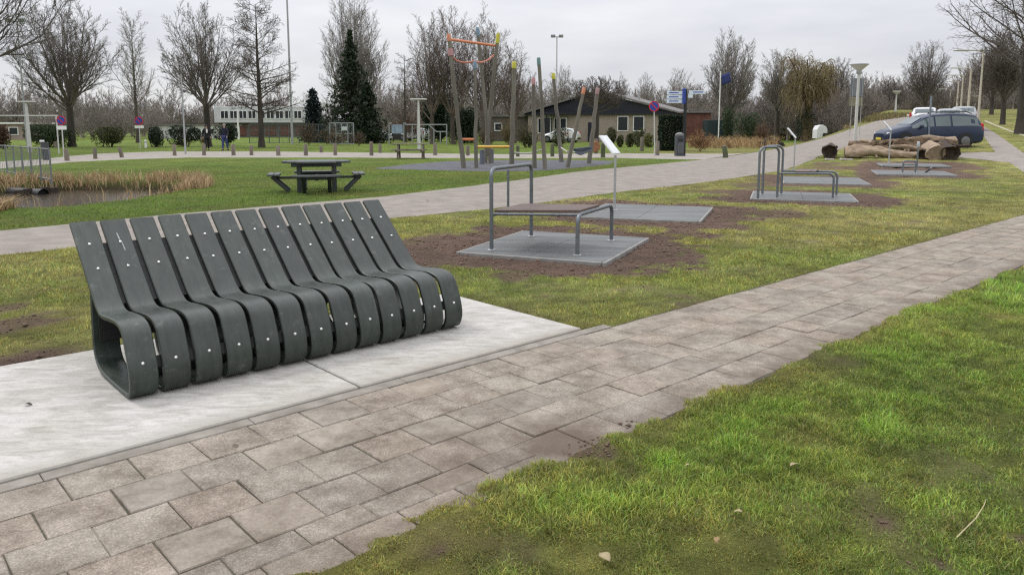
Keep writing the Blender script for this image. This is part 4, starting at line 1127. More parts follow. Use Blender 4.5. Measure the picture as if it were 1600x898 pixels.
def leader(H, Rc, r0, seed, n=46, t0=.22, ang=1.25, up=.02, dens=1.0, shape=1.0, minr=.011, detail=3, sub=.5):
    """tree with one straight leader and side branches"""
    r = np.random.default_rng(seed)
    TP, TR = trunk_path(H, r0, r0 * .08, r, .018, 14)
    B1 = level(TP, TR, n, t0, ang, 1, 7, up, .06, r, .34, minr=minr * 1.6, lpow=.82 * shape, L0=Rc)
    B2 = level(*B1, int(10 * dens), .15, .75, .42, 3, up * .5, .11, r, .55, minr=minr * 1.2)
    B3 = level(*B2, int(6 * dens), .15, .75, sub, 2, 0, .16, r, .7, minr=minr * .85)
    lv = [(B1[0], B1[1], 4), (B2[0], B2[1], 3), (B3[0], B3[1], 3)]
    return arrays([(TP, TR, 8)]), arrays(lv)
M_bark = mat('grey brown bark', (.075, .062, .050), .95, .3, 3, stretch=(1, 1, .25), bump=.5, bscale=14)
M_bark2 = mat('dark bark', (.052, .043, .036), .95, .3, 3, stretch=(1, 1, .25), bump=.5, bscale=14)
M_twig = mat('bare grey twigs', (.150, .130, .115), .95, .2, .5); M_twigd = mat('bare dark twigs', (.105, .088, .075), .95, .2, .5)
M_twigp = mat('pale bare twigs', (.215, .195, .172), .95, .2, .5); M_twigr = mat('reddish brown twigs', (.165, .128, .108), .95, .2, .5); M_willow = mat('yellow willow twigs', (.21, .165, .085), .9, .2, .5)
def tree(q, arr, lab, bark=None, twig=None, name='bare_tree', group='bare trees round the park'):
    o = empty(name, q, 0, lab, 'tree', group)
    (tv, tf), (cv, cf_) = arr
    link('trunk', npmesh('trunk', tv, [tf], True), bark or M_bark, o)
    link('crown', npmesh('crown', cv, [cf_], True), twig or M_twig, o)
    return o
def top_h(px, ty, q): return dp(px, ty, q.y).z - q.z
def mpp(Y): return Y / CF
def tree_px(px, by, ty, Y, halfw, hf_y, r0px, seed, lab, kind='vase', bark=None, twig=None, **kw):
    q = base(px, Y); q.z = hh(q.x, q.y)
    H = top_h(px, ty, q); Rc = halfw * mpp(Y)
    if kind == 'vase':
        a = vase(H, max(.8, top_h(px, hf_y, q)), Rc, r0px * mpp(Y), seed, **kw)
    else:
        a = leader(H, Rc, r0px * mpp(Y), seed, **kw)
    return tree(q, a, lab, bark, twig)
tree_px(113, 225, -2, 62, 96, 158, 5.6, 1, 'large spreading bare tree nearest the left edge of the picture, behind the hedge', nl=14, dens=1.1, bark=M_bark2)
tree_px(216, 225, 38, 78, 66, 150, 3.2, 2, 'slender pale bare tree between two large spreading trees', 'leader', twig=M_twigp, n=44, t0=.30, ang=.75, up=.10, shape=.75)
tree_px(326, 226, 10, 62, 78, 160, 5.0, 3, 'spreading bare tree right behind the two walkers', nl=12, dens=1.05, ctrl=.5, bark=M_bark2)
tree_px(409, 228, 4, 60, 68, 150, 4.8, 4, 'dark bare tree with one straight trunk and level branches beside the white building', 'leader', bark=M_bark2, twig=M_twigd, n=58, t0=.24, ang=1.2, up=.015, shape=.55, dens=1.35)
tree_px(556, 222, -8, 92, 54, 168, 5.5, 5, 'tall vase shaped grey tree rising behind the dark spruce', nl=18, dens=1.0, ctrl=.85, upper=.10, spread=.95, twig=M_twigp)
tree_px(633, 222, 88, 82, 30, 190, 3.0, 6, 'small bare tree with level branches left of the climbing frame', 'leader', twig=M_twigd, n=30, t0=.3, ang=1.2, up=.02, shape=.6)
tree_px(676, 222, 26, 72, 44, 178, 4.0, 7, 'first tree of the tall bare clump behind the climbing frame', nl=9, dens=1.0, twig=M_twigr, ctrl=.7)
tree_px(708, 222, 14, 72, 46, 175, 4.0, 8, 'middle tree of the tall bare clump behind the climbing frame', nl=10, dens=1.0, twig=M_twigr, ctrl=.75)
tree_px(760, 222, 22, 70, 50, 180, 4.4, 9, 'tall bare tree right of the climbing frame ropes', nl=10, dens=1.0, twig=M_twigr, ctrl=.75)
tree_px(803, 222, 66, 76, 34, 185, 4.0, 10, 'lower bare tree at the right end of the clump', nl=9, dens=.9, twig=M_twigr, droop=.05)
tree_px(879, 215, 104, 105, 32, 180, 3.0, 11, 'bare tree behind the roof left of the floodlight mast', nl=9, dens=.9, twig=M_twigp)
tree_px(931, 214, 118, 70, 44, 158, 4.5, 12, 'stubby pruned bare tree in front of the bungalow', nl=13, dens=1.0, spread=1.2, droop=.14, ctrl=.8, bark=M_bark2, twig=M_twigd)
tree_px(969, 205, 116, 120, 17, 180, 2.0, 13, 'small far bare tree above the left of the bungalow roof', nl=8, dens=.8, twig=M_twigp)
tree_px(1008, 205, 114, 120, 18, 180, 2.0, 14, 'small far bare tree above the middle of the bungalow roof', nl=8, dens=.8, twig=M_twigp)
tree_px(1058, 205, 104, 115, 26, 175, 2.4, 15, 'far bare tree just left of the blue signpost arms', nl=9, dens=.8, twig=M_twigp)
tree_px(1138, 205, 54, 82, 46, 172, 5.2, 16, 'bare tree with many rising limbs to the right of the signpost', nl=15, dens=1.0, ctrl=.8, upper=.09, twig=M_twigp)
tree_px(1213, 205, 76, 88, 40, 168, 4.5, 17, 'bare tree left of the yellow willow', nl=10, dens=1.0, twig=M_twigp)
tree_px(1308, 200, 92, 100, 28, 165, 3.0, 18, 'dark bare tree right of the yellow willow', nl=9, dens=1.0, twig=M_twigd)
tree_px(1441, 178, 68, 108, 46, 158, 4.0, 19, 'bare round headed tree far behind the dark car', nl=12, dens=1.0, twig=M_twig)
tree_px(1389, 180, 120, 125, 26, 160, 2.4, 20, 'low bare tree at the far end of the road', nl=9, dens=.9, twig=M_twigd)
tree_px(1590, 205, -150, 45, 150, 60, 6.2, 21, 'tall dark tree at the right edge reaching a long limb over the lawn', 'leader', n=46, t0=.22, ang=1.05, up=.03, shape=.72, dens=1.2, bark=M_bark2, twig=M_twigd)
tree_px(1563, 195, 40, 55, 42, 150, 4.2, 22, 'dark upright tree just left of the tall tree at the right edge', nl=12, dens=1.0, ctrl=.5, bark=M_bark2, twig=M_twigd)
tree_px(1545, 186, 62, 72, 36, 150, 3.4, 23, 'dark tree in the row behind the right hand lamp posts', nl=10, dens=1.0, bark=M_bark2, twig=M_twigd)
tree_px(1622, 205, -20, 60, 60, 120, 4.6, 24, 'tree partly cut off by the right edge of the picture', nl=10, dens=1.0, bark=M_bark2, twig=M_twigd)
tree_px(-75, 228, -190, 48, 200, 90, 7, 25, 'tree beyond the left edge whose branch tips show in the top left corner', nl=13, dens=1.1, ctrl=.8, bark=M_bark2, twig=M_twigd)
# weeping willow
def willow():
    q = base(1260, 84); Y = 84; H = top_h(1260, 76, q); Rc = 44 * mpp(Y); r = np.random.default_rng(31)
    TP, TR = trunk_path(H * .30, .6, .5, r); top = TP[0, -1]; limbs, lr = [], []
    for i in range(8):
        phi = 2.4 * i; out = Rc * (.45 + .6 * r.random()); e = top + np.array([math.cos(phi) * out, math.sin(phi) * out, H * .6 * r.uniform(.75, 1.05)])
        c = top + np.array([math.cos(phi) * out * .4, math.sin(phi) * out * .4, H * .42]); s = np.linspace(0, 1, 8)[:, None]
        limbs.append((1 - s) ** 2 * top + 2 * s * (1 - s) * c + s ** 2 * e); lr.append(.17 * np.linspace(1, .3, 8))
    LP, LR = np.array(limbs), np.array(lr)
    B1 = level(LP, LR, 16, .2, .9, .30, 4, .05, .15, r, .45, minr=.03)
    B2 = level(*B1, 8, .1, .7, 1.6, 7, -.42, .07, r, .5, minr=.02, lpow=.3)
    B3 = level(*B2, 4, .05, .35, .6, 3, -.3, .06, r, .8, minr=.015)
    o = tree(q, (arrays([(TP, TR, 8), (LP, LR, 5)]), arrays([(B1[0], B1[1], 3), (B2[0], B2[1], 3), (B3[0], B3[1], 3)])), 'yellow weeping willow beyond the road', mat('willow bark', (.12, .085, .045), .95, .3, 3), M_willow, 'willow_tree')
willow()

# ---- evergreens and shrubs: clouds of small leaf faces round real stems
def leaf_cloud(P, size, r, col, var=.3, normal=None):
    n = len(P)
    d1 = unit(r.normal(0, 1, (n, 3))); d2 = unit(np.cross(d1, r.normal(0, 1, (n, 3))))
    s = size * r.uniform(.6, 1.3, n)[:, None]
    V = np.stack([P - d1 * s, P + d2 * s * .55, P + d1 * s, P - d2 * s * .55], 1).reshape(-1, 3)
    f = np.arange(n * 4).reshape(n, 4)
    c = np.array(col)[None] * (1 + r.uniform(-var, var, (n, 1))) * (1 + r.uniform(-.12, .12, (n, 3)))
    return V, f, np.repeat(np.clip(c, 0, 1), 4, 0)
M_leaf = attr_mat('leaf', 'col', .6, .2, .35)
M_stem = mat('shrub stems', (.08, .06, .045), .9, .2, 5)
def shrub(name, q, size, lab, col, n=2600, leaf=.07, seed=1, cat='shrub', lobes=7, group=None, twiggy=False):
    """size = (half x, half y, height)"""
    r = np.random.default_rng(seed); o = empty(name, q, 0, lab, cat, group)
    hx, hy, H = size; st = MB()
    cs = []
    for i in range(lobes):
        a = r.uniform(-.62, .62, 2); cs.append((a[0] * hx, a[1] * hy, H * r.uniform(.38, .68), r.uniform(.36, .55)))
    P = []
    for i in range(lobes):
        cx_, cy_, cz_, s_ = cs[i]; m = n // lobes
        d = unit(r.normal(0, 1, (m, 3))); rad = r.uniform(.55, 1.05, m) ** .6 * (1 + .25 * (vn(d[:, 0] * 3 + i, d[:, 2] * 3, i) - .5))
        p = d * rad[:, None] * np.array([hx * s_ * 1.15, hy * s_ * 1.15, H * s_ * .95]) + np.array([cx_, cy_, cz_]); P.append(p)
        st.tube([(cx_ * .25, cy_ * .25, -.05), (cx_ * .7, cy_ * .7, cz_ * .5), (cx_, cy_, cz_ + H * s_ * .4)], [.035, .025, .01], 5)
    P = np.concatenate(P); P = P[P[:, 2] > .02]
    P[:, 2] = np.where(P[:, 2] > H, H - (P[:, 2] - H) * .5, P[:, 2])
    if twiggy:
        k_ = max(1, int(round(hx / (H * .55)))); lv = []; o_ = 0; Vs, Fs = [], []
        for i in range(k_):
            dens_ = max(.5, min(.9, n / 2600 + .35))
            tr_, cr_ = vase(H * r.uniform(.72, 1.03), H * .10, max(.35, hx / k_ * 1.15), .028, seed * 10 + i, nl=8, dens=dens_, detail=3, minr=.0085 * (leaf / .07), ctrl=.45, upper=.05)
            sh_ = np.array([(-hx + 2 * hx * (i + .5) / k_) * .85 + r.uniform(-.1, .1), r.uniform(-.4, .4) * hy, 0])
            for V, f in (tr_, cr_): Vs.append(V + sh_); Fs.append(f + o_); o_ += len(V)
        V = np.concatenate(Vs); c = np.array(col)[None] * (.8 + .4 * vn(V[:, 0] * 3, V[:, 2] * 3, seed))[:, None]
        link('twigs', npmesh('twigs', V, [np.concatenate(Fs)], True, {'col': c}), M_leaf, o); return o
    else:
        V, f, c = leaf_cloud(P, leaf, r, col)
        link('foliage', npmesh('foliage', V, [f], False, {'col': c}), M_leaf, o)
    st.build('stem', M_stem, o)
    return o
def shrub_px(name, x0, x1, ty, Y, lab, col, **kw):
    q = base((x0 + x1) / 2, Y); H = top_h((x0 + x1) / 2, ty, q); hx = (x1 - x0) / 2 * mpp(Y)
    return shrub(name, q, (hx, min(hx, 1.6), H), lab, col, **kw)
G_D = (.020, .036, .016); G_M = (.034, .058, .020); G_O = (.06, .068, .022); G_B = (.135, .098, .065); G_R = (.185, .115, .075)
shrub_px('hedge', 38, 110, 195, 61, 'long dark green hedge left of the large spreading tree', G_M, n=6000, lobes=12, seed=41, cat='hedge')
shrub_px('evergreen_shrub', 148, 197, 199, 62, 'round two humped green shrub left of the second no parking sign', G_O, n=3600, seed=42)
shrub_px('evergreen_shrub', 230, 258, 199, 62, 'dark green shrub just right of the second no parking sign', G_D, n=2600, seed=43)
shrub_px('evergreen_shrub', 266, 312, 196, 63, 'dark green shrub behind the thin grey mast', G_D, n=3400, seed=44)
shrub_px('evergreen_shrub', 336, 374, 193, 66, 'dark shrub behind the walkers', G_D, n=3000, seed=45)
shrub_px('brown_shrub', 306, 332, 196, 65, 'reddish brown bare shrub left of the walkers', G_R, n=900, seed=46, twiggy=True)
shrub_px('brown_shrub', 460, 505, 186, 66, 'bare brown shrub left of the dark spruce', G_B, n=1800, seed=47, twiggy=True)
shrub_px('brown_shrub', 495, 548, 190, 66, 'wide bare brown shrub in front of the dark spruce', G_B, n=2000, seed=48, twiggy=True)
shrub_px('brown_shrub', 545, 575, 192, 64, 'brown bare shrub at the foot of the spruce', G_B, n=1000, seed=49, twiggy=True)
shrub_px('brown_shrub', 612, 672, 166, 88, 'large brown bare shrub behind the metal frame', G_R, n=2600, seed=50, twiggy=True, leaf=.1)
shrub_px('evergreen_shrub', 662, 700, 180, 86, 'yellow green shrub behind the metal frame', (.085, .105, .018), n=2600, seed=51)
shrub_px('ivy_thicket', 655, 722, 148, 84, 'tall dark ivy covered thicket left of the climbing frame', G_D, n=9000, seed=52, lobes=14, leaf=.13)
shrub_px('ivy_thicket', 700, 745, 166, 76, 'dark evergreen thicket between the climbing posts', G_D, n=6000, seed=53, lobes=10, leaf=.11)
shrub_px('brown_shrub', 778, 806, 180, 58, 'pale straw coloured tall grass clump behind the timber posts', (.20, .155, .08), n=1500, seed=54, twiggy=True)
shrub_px('brown_shrub', 806, 836, 186, 60, 'olive bare shrub behind the timber posts', (.12, .10, .05), n=1300, seed=55, twiggy=True)
shrub_px('brown_shrub', 738, 778, 192, 60, 'dull brown bare shrub behind the yellow balance beam', G_B, n=1500, seed=56, twiggy=True)
for i, (x0, x1, ty, lab) in enumerate(((814, 840, 207, 'low olive clipped shrub at the left end of the bungalow lawn'), (862, 888, 201, 'dark clipped shrub just right of the red lettered banner'), (942, 964, 199, 'cone shaped clipped shrub under the left bungalow window'), (962, 978, 210, 'small low clipped shrub between the two bungalow windows'), (976, 990, 209, 'small clipped shrub under the right bungalow window'), (986, 1010, 200, 'round clipped shrub right of the bungalow windows'), (1004, 1024, 208, 'yellow green low shrub behind the third no parking sign'))):
    shrub_px('clipped_shrub', x0, x1, ty, 60 + (i % 3), lab, G_O if i != 6 else (.11, .115, .03), n=1500, seed=60 + i, leaf=.06, group='clipped shrubs in front of the bungalow', lobes=6)
# square dark hedge block by the bin
q = base(1048, 52); r = np.random.default_rng(70); o = empty('hedge', q, 0, 'dark clipped hedge block behind the litter bin', 'hedge')
H = top_h(1048, 181, q); hx = 17.5 * mpp(52); n = 15000; p = r.uniform(-1, 1, (n, 3)); ax = r.integers(0, 3, n); p[np.arange(n), ax] = np.sign(p[np.arange(n), ax]) * r.uniform(.8, 1.03, n)
p = p * np.array([hx, hx * .8, H / 2]) * (1 + .05 * (vn(p[:, 0] * 4, p[:, 2] * 4, 5) - .5))[:, None] + np.array([0, 0, H / 2]); p = p[p[:, 2] > .02]
V, f, c = leaf_cloud(p, .07, r, (.014, .026, .012)); link('foliage', npmesh('foliage', V, [f], False, {'col': c}), M_leaf, o)
mb = MB()
for i in range(5): mb.tube([((i - 2) * .25, 0, -.05), ((i - 2) * .28, .05, H * .8)], .03, 5)
mb.build('stem', M_stem, o)
shrub_px('evergreen_shrub', 1124, 1150, 168, 74, 'mid green shrub beside the dark green container', G_M, n=2600, seed=71)
shrub_px('evergreen_shrub', 1146, 1182, 176, 72, 'wide green shrub right of the dark green container', G_M, n=3000, seed=72)
shrub_px('evergreen_shrub', 1236, 1272, 160, 84, 'dark green shrub below the yellow willow', G_D, n=2800, seed=73)
shrub_px('brown_shrub', 1176, 1206, 180, 70, 'pinkish brown bare shrub behind the dark soil heap', G_R, n=1500, seed=74, twiggy=True)
shrub_px('brown_shrub', 1070, 1120, 190, 50, 'rust brown bramble in front of the red brick wall', (.27, .15, .08), n=2400, seed=75, twiggy=True)
shrub_px('brown_shrub', 1310, 1362, 146, 105, 'brown thicket at the left of the far road', G_B, n=3000, seed=76, twiggy=True, leaf=.12)
shrub_px('evergreen_shrub', -6, 20, 195, 55, 'reddish shrub at the left edge behind the railing', (.10, .055, .035), n=1800, seed=77)

def spruce(q, H, Rb, lab, seed, col, n=70, conc=1.5, name='spruce_tree', full=1.0):
    r = np.random.default_rng(seed); o = empty(name, q, 0, lab, 'tree')
    TP, TR = trunk_path(H, max(.16, H * .022), .03, r, .01, 12); V, f = tubes_np(TP, TR, 8); link('trunk', npmesh('trunk', V, [f], True), M_bark2, o)
    P = []; lv = []
    for i in range(n):
        t = .04 + .95 * (i + r.random()) / n; z = H * t; L = Rb * (1 - t) ** conc * r.uniform(.7, 1.12) + .12
        for k in range(6):
            a = 2.4 * (i * 6 + k) + r.uniform(-.4, .4); s = np.linspace(0, 1, 5)
            Lk = L * r.uniform(.75, 1.1)
            pts = np.stack([np.cos(a) * Lk * s, np.sin(a) * Lk * s, z - Lk * .28 * s + Lk * .16 * s ** 3], -1); lv.append(pts)
            m = int((7 + 26 * Lk / Rb) * full); u = r.uniform(.12, 1.03, m)
            c = np.stack([np.interp(u, s, pts[:, j]) for j in range(3)], -1); P.append(c + r.normal(0, 1, (m, 3)) * np.array([.16, .16, .12]) * (.5 + .5 * Lk / Rb)[None] if False else c + r.normal(0, .13, (m, 3)) * (.4 + Lk / Rb) - np.array([0, 0, .08]))
    LV = np.array(lv); V, f = tubes_np(LV, np.full(LV.shape[:2], .022), 3); tag(link('branches', npmesh('branches', V, [f], True), M_bark2, o), kind='stuff')
    P = np.concatenate(P); V, f, c = leaf_cloud(P, .17, r, col, .35); link('needles', npmesh('needles', V, [f], False, {'col': c}), M_leaf, o)
    return o
q = base(551, 78); spruce(q, top_h(543, 46, q), 70 * mpp(78), 'tall dark green spruce with a wide skirt', 81, (.020, .036, .015), 70, 1.2)
q = base(575, 75); spruce(q, top_h(575, 128, q), 34 * mpp(75), 'shorter spruce filling the right side of the wide spruce skirt', 84, (.017, .032, .013), 30, .75)
q = base(491, 80); spruce(q, top_h(491, 138, q), 22 * mpp(80), 'small blue green conifer above the brown shrubs', 82, (.012, .024, .022), 30, .65)

# ---- far wood: one mass of bare trees behind everything (nobody could count it)
def instancer(name, protos, pts, scl, rot, pick, lab, m):
    """one stuff object that repeats a few plants over many points"""
    c = bpy.data.collections.new(name + '_kinds')
    for i, pr in enumerate(protos):
        V = np.concatenate([p[0] for p in pr]); o_ = 0; Fs = []
        for p in pr: Fs.append(p[1] + o_); o_ += len(p[0])
        me = npmesh('plant', V, [np.concatenate(Fs)], True); me.materials.append(m)
        c.objects.link(bpy.data.objects.new('%s_kind_%02d' % (name, i), me))
    me = bpy.data.meshes.new(name); me.vertices.add(len(pts)); me.vertices.foreach_set('co', np.asarray(pts, np.float32).ravel())
    for k, ty, a in (('scl', 'FLOAT', scl), ('rot', 'FLOAT', rot), ('pick', 'INT', pick)):
        at = me.attributes.new(k, ty, 'POINT'); at.data.foreach_set('value', np.asarray(a, np.float32 if ty == 'FLOAT' else np.int32))
    o = link(name, me); o.data.materials.append(m)
    ng = bpy.data.node_groups.new(name, 'GeometryNodeTree')
    ng.interface.new_socket('Geometry', in_out='INPUT', socket_type='NodeSocketGeometry'); ng.interface.new_socket('Geometry', in_out='OUTPUT', socket_type='NodeSocketGeometry')
    gi = nd(ng, 'NodeGroupInput'); go = nd(ng, 'NodeGroupOutput'); ip = nd(ng, 'GeometryNodeInstanceOnPoints'); ci = nd(ng, 'GeometryNodeCollectionInfo')
    ci.inputs['Collection'].default_value = c; ci.inputs['Separate Children'].default_value = True; ci.inputs['Reset Children'].default_value = True
    ip.inputs['Pick Instance'].default_value = True
    def at_(n_, ty):
        a_ = nd(ng, 'GeometryNodeInputNamedAttribute', data_type=ty); a_.inputs[0].default_value = n_; return a_.outputs[0]
    ng.links.new(gi.outputs[0], ip.inputs['Points']); ng.links.new(ci.outputs[0], ip.inputs['Instance'])
    ng.links.new(at_('pick', 'INT'), ip.inputs['Instance Index']); ng.links.new(at_('scl', 'FLOAT'), ip.inputs['Scale'])
    cx_ = nd(ng, 'ShaderNodeCombineXYZ'); ng.links.new(at_('rot', 'FLOAT'), cx_.inputs[2]); ng.links.new(cx_.outputs[0], ip.inputs['Rotation'])
    ng.links.new(ip.outputs[0], go.inputs[0])
    mo = o.modifiers.new('repeat', 'NODES'); mo.node_group = ng
    return tag(o, lab, None, None, 'stuff')
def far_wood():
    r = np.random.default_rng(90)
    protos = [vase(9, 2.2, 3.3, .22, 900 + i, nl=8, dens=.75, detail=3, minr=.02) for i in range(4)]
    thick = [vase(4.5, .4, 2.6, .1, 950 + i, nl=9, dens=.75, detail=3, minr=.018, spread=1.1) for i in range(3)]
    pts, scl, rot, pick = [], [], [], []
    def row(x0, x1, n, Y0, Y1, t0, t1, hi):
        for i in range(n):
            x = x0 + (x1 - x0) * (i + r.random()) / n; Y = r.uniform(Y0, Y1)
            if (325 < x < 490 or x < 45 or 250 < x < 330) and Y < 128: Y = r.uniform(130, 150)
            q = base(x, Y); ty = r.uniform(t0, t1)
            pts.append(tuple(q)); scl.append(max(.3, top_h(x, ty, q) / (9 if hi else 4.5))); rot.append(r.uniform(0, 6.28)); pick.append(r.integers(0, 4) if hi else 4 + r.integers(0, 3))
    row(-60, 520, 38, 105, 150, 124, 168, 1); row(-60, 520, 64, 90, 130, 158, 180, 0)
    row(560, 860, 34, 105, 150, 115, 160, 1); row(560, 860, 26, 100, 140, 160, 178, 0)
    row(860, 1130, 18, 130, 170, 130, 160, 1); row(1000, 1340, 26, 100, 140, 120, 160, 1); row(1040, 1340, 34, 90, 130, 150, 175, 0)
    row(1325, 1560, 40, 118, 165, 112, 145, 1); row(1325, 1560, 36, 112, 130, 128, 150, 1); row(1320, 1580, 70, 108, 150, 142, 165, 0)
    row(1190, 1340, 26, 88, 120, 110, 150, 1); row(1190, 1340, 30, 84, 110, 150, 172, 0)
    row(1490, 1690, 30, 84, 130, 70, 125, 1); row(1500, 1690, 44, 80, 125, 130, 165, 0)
    instancer('far_wood', protos + thick, pts, scl, rot, pick, 'far mass of bare grey brown trees and scrub along the horizon', mat('far bare wood', (.225, .195, .170), .95, .25, .12))  # twig colour lightened to stand in for distance haze
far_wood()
# ================================================================== BUILDINGS
M_brick = mat('beige brick', (.30, .25, .205), .9, .1, 3, bump=.2, bscale=30); M_redb = mat('red brown brick', (.14, .062, .045), .9, .2, 3, bump=.2, bscale=30)
M_roofg = mat('grey roof felt', (.17, .16, .155), .9, .15, 2); M_fascia = mat('blue black boarding', (.016, .017, .026), .7, .2, 4)
M_white = mat('white paint', (.72, .72, .70), .5, .05, 4); M_glass = mat('dark window glass', (.018, .022, .025), .12, .3, .6, spec=.35); M_brownb = mat('grey brown brick', (.12, .10, .085), .9, .2, 3)
def window(parent, M4, w_, h_, mull=0):
    """frame with pane, on the local plane y=0 facing -y"""
    def T(p): return M4 @ Vector(p)
    t_ = .09
    mb = MB()
    for a, b_ in (((-w_ / 2, 0, -h_ / 2 + t_ / 2), (w_ / 2, 0, -h_ / 2 + t_ / 2)), ((-w_ / 2, 0, h_ / 2 - t_ / 2), (w_ / 2, 0, h_ / 2 - t_ / 2))): mb.bar(T(a), T(b_), .10, t_)
    xs = [-w_ / 2 + t_ / 2, w_ / 2 - t_ / 2] + [-w_ / 2 + w_ * (i + 1) / (mull + 1) for i in range(mull)]
    for x in xs: mb.bar(T((x, 0, -h_ / 2 + t_)), T((x, 0, h_ / 2 - t_)), t_, .10, M4.to_3x3() @ Vector((0, 1, 0)))
    f = mb.build('window', M_white, parent)
    MB().prism([T((-w_ / 2 + t_, -.03, -h_ / 2 + t_)), T((w_ / 2 - t_, -.03, -h_ / 2 + t_)), T((w_ / 2 - t_, -.03, h_ / 2 - t_)), T((-w_ / 2 + t_, -.03, h_ / 2 - t_))], (0, 0, 0), M4.to_3x3() @ Vector((0, .012, 0))).build('pane', M_glass, f)
    return f
# bungalow with a low gable
YH = 82
q = base(934, YH); an = R(-24); hb = empty('bungalow', (q.x, q.y, 0), an, 'beige brick bungalow with a low grey gable roof and dark boarded gable', 'house')
hw, dpth, he, hr = 8.3, 8.5, 3.05, 5.35
MB().box((0, dpth / 2, he / 2 - .1), (2 * hw - .3, dpth, he + .2)).build('wall', M_brick, hb)
MB().prism([(-hw, -.12, he), (hw, -.12, he), (0, -.12, hr - .12)], (0, 0, 0), (0, .2, 0)).build('gable', M_fascia, hb)
MB().box((0, -.2, he - .02), (2 * hw + .2, .12, .26)).build('fascia', M_fascia, hb)
rf = MB()
for s_ in (-1, 1): rf.prism([(s_ * (hw + .4), -.45, he - .05), (0, -.45, hr), (0, dpth + .4, hr), (s_ * (hw + .4), dpth + .4, he - .05)], (0, 0, .0), (0, 0, .16))
rfo = rf.build('roof', M_roofg, hb)
MB().tube([(3.6, 3.0, hr - .9), (3.6, 3.0, hr - .1)], .12, 8).build('flue', M_steel2, rfo, 50)
loc = lambda x, z, y=-.02: Matrix.Translation((x, y, z))
for x in (2.75, 4.45): window(hb, loc(x, 1.95), 1.2, 1.6)
for x in (-6.2, -4.3): window(hb, loc(x, 1.75), 1.5, 1.7, 1)
MB().box((-.6, -.05, 1.05), (1.0, .1, 2.1), None, .01).build('door', M_fascia, hb)
# red brick annex to the right
q = base(1082, 80); ax = empty('brick_annex', (q.x, q.y, 0), R(-10), 'low red brown brick wing at the right end of the bungalow', 'building')
MB().box((0, 2, 1.5), (3.6, 4, 3.1)).build('wall', M_redb, ax); MB().box((0, 2, 3.14), (4.0, 4.5, .16)).build('roof', M_roofg, ax)
# flat roofed carport side with white garage doors
q = base(888, 84); cpx = empty('garage_wing', (q.x, q.y, 0), R(-2), 'flat roofed white wing with glass and garage doors left of the bungalow', 'building')
MB().box((0, 2.2, 1.45), (5.9, 4, 3.0)).build('wall', M_white, cpx); MB().box((0, 1.6, 3.05), (6.4, 5.6, .26)).build('roof', M_fascia, cpx)
window(cpx, loc(-2.2, 1.7, .12), 1.3, 2.0, 2); window(cpx, loc(2.35, 1.8, .12), .9, 1.3)
for x in (-.45, 1.0): MB().box((x, .15, 1.15), (1.3, .1, 2.2), None, .02).build('garage_door', mat('grey white door', (.50, .51, .52), .5, .05, 4), cpx)
MB().box((-2.4, -.9, 1.5), (.14, .14, 3.0)).build('post', M_fascia, cpx)
# long dull brick shed behind the timber posts
q = base(805, 86); sh = empty('brick_shed', (q.x, q.y, 0), R(2), 'long low grey brown brick shed behind the timber posts', 'building')
MB().box((0, 2.5, 1.35), (7.6, 5, 2.8)).build('wall', M_brownb, sh); MB().box((0, 2.5, 2.82), (8.0, 5.4, .16)).build('roof', M_roofg, sh); window(sh, loc(-1.9, 1.6, -.03), .9, .9)
# dark green container right of the signpost
q = base(1124, 76); co = empty('green_container', q, R(-4), 'dark green metal container right of the red brick wing', 'container')
MB().box((0, 1.2, 1.15), (2.6, 2.4, 2.3), None, .03).build('body', mat('dark green sheet', (.018, .035, .036), .5, .1, 3), co)
for i in range(9): MB().box((-1.2 + .3 * i, -.02, 1.15), (.12, .05, 2.1)).build('rib', MATS['dark green sheet'], co)
# white office block far left
YB = 118; q = base(412, YB); of = empty('office_block', (q.x, q.y, 0), R(1), 'long white two storey block with a ribbon of windows far behind the trees', 'building')
k_ = mpp(YB); Wd = 136 * k_; z0 = dp(412, 206, YB).z; z1 = dp(412, 192, YB).z; z2 = dp(412, 167, YB).z
MB().box((0, 4, z1 / 2), (Wd, 8, z1)).build('lower_wall', M_brownb, of); MB().box((0, 3.6, (z1 + z2) / 2), (Wd + .8, 8.6, z2 - z1), None, .04).build('upper_wall', mat('weathered white cladding', (.50, .51, .51), .6, .08, 1), of)
MB().box((6.5, 3, z2 + .35), (5.5, 4, .7)).build('roof_box', M_white, of)
for i in range(9):
    x = -Wd / 2 + 1.2 + (Wd - 2.4) * i / 8
    window(of, loc(x, z1 + (z2 - z1) * .50, -.74), 1.25, (z2 - z1) * .52, 1)
for i in range(6): MB().box((-Wd / 2 + 1 + i * 2.3, -.05, z1 * .45), (1.5, .1, z1 * .6)).build('door', M_redb, of)
# low pale building behind the railing at the left edge
q = base(8, 96); lo = empty('low_building', (q.x, q.y, 0), R(0), 'low pale building with a flat white roof edge at the far left', 'building')
MB().box((0, 3, 1.0), (6.5, 6, 2.0)).build('wall', mat('dusty pink brick', (.30, .23, .20), .9, .15, 2), lo); MB().box((0, 3, 2.08), (7.0, 6.6, .2)).build('roof', M_white, lo)
for x in (-1.8, 1.2): window(lo, loc(x, 1.1, -.04), 1.2, 1.0)
# pale long hall seen between the bushes
q = base(300, 105); lh = empty('low_hall', (q.x, q.y, 0), 0, 'low white hall glimpsed between the dark shrubs', 'building')
MB().box((0, 3, .9), (9, 6, 1.8)).build('wall', mat('off white wall', (.55, .55, .54), .7, .1, 2), lh); MB().box((0, 3, 1.86), (9.4, 6.4, .14)).build('roof', M_roofg, lh)
for x in (-2.5, 0, 2.5): window(lh, loc(x, 1.0, -.03), 1.3, .9, 1)
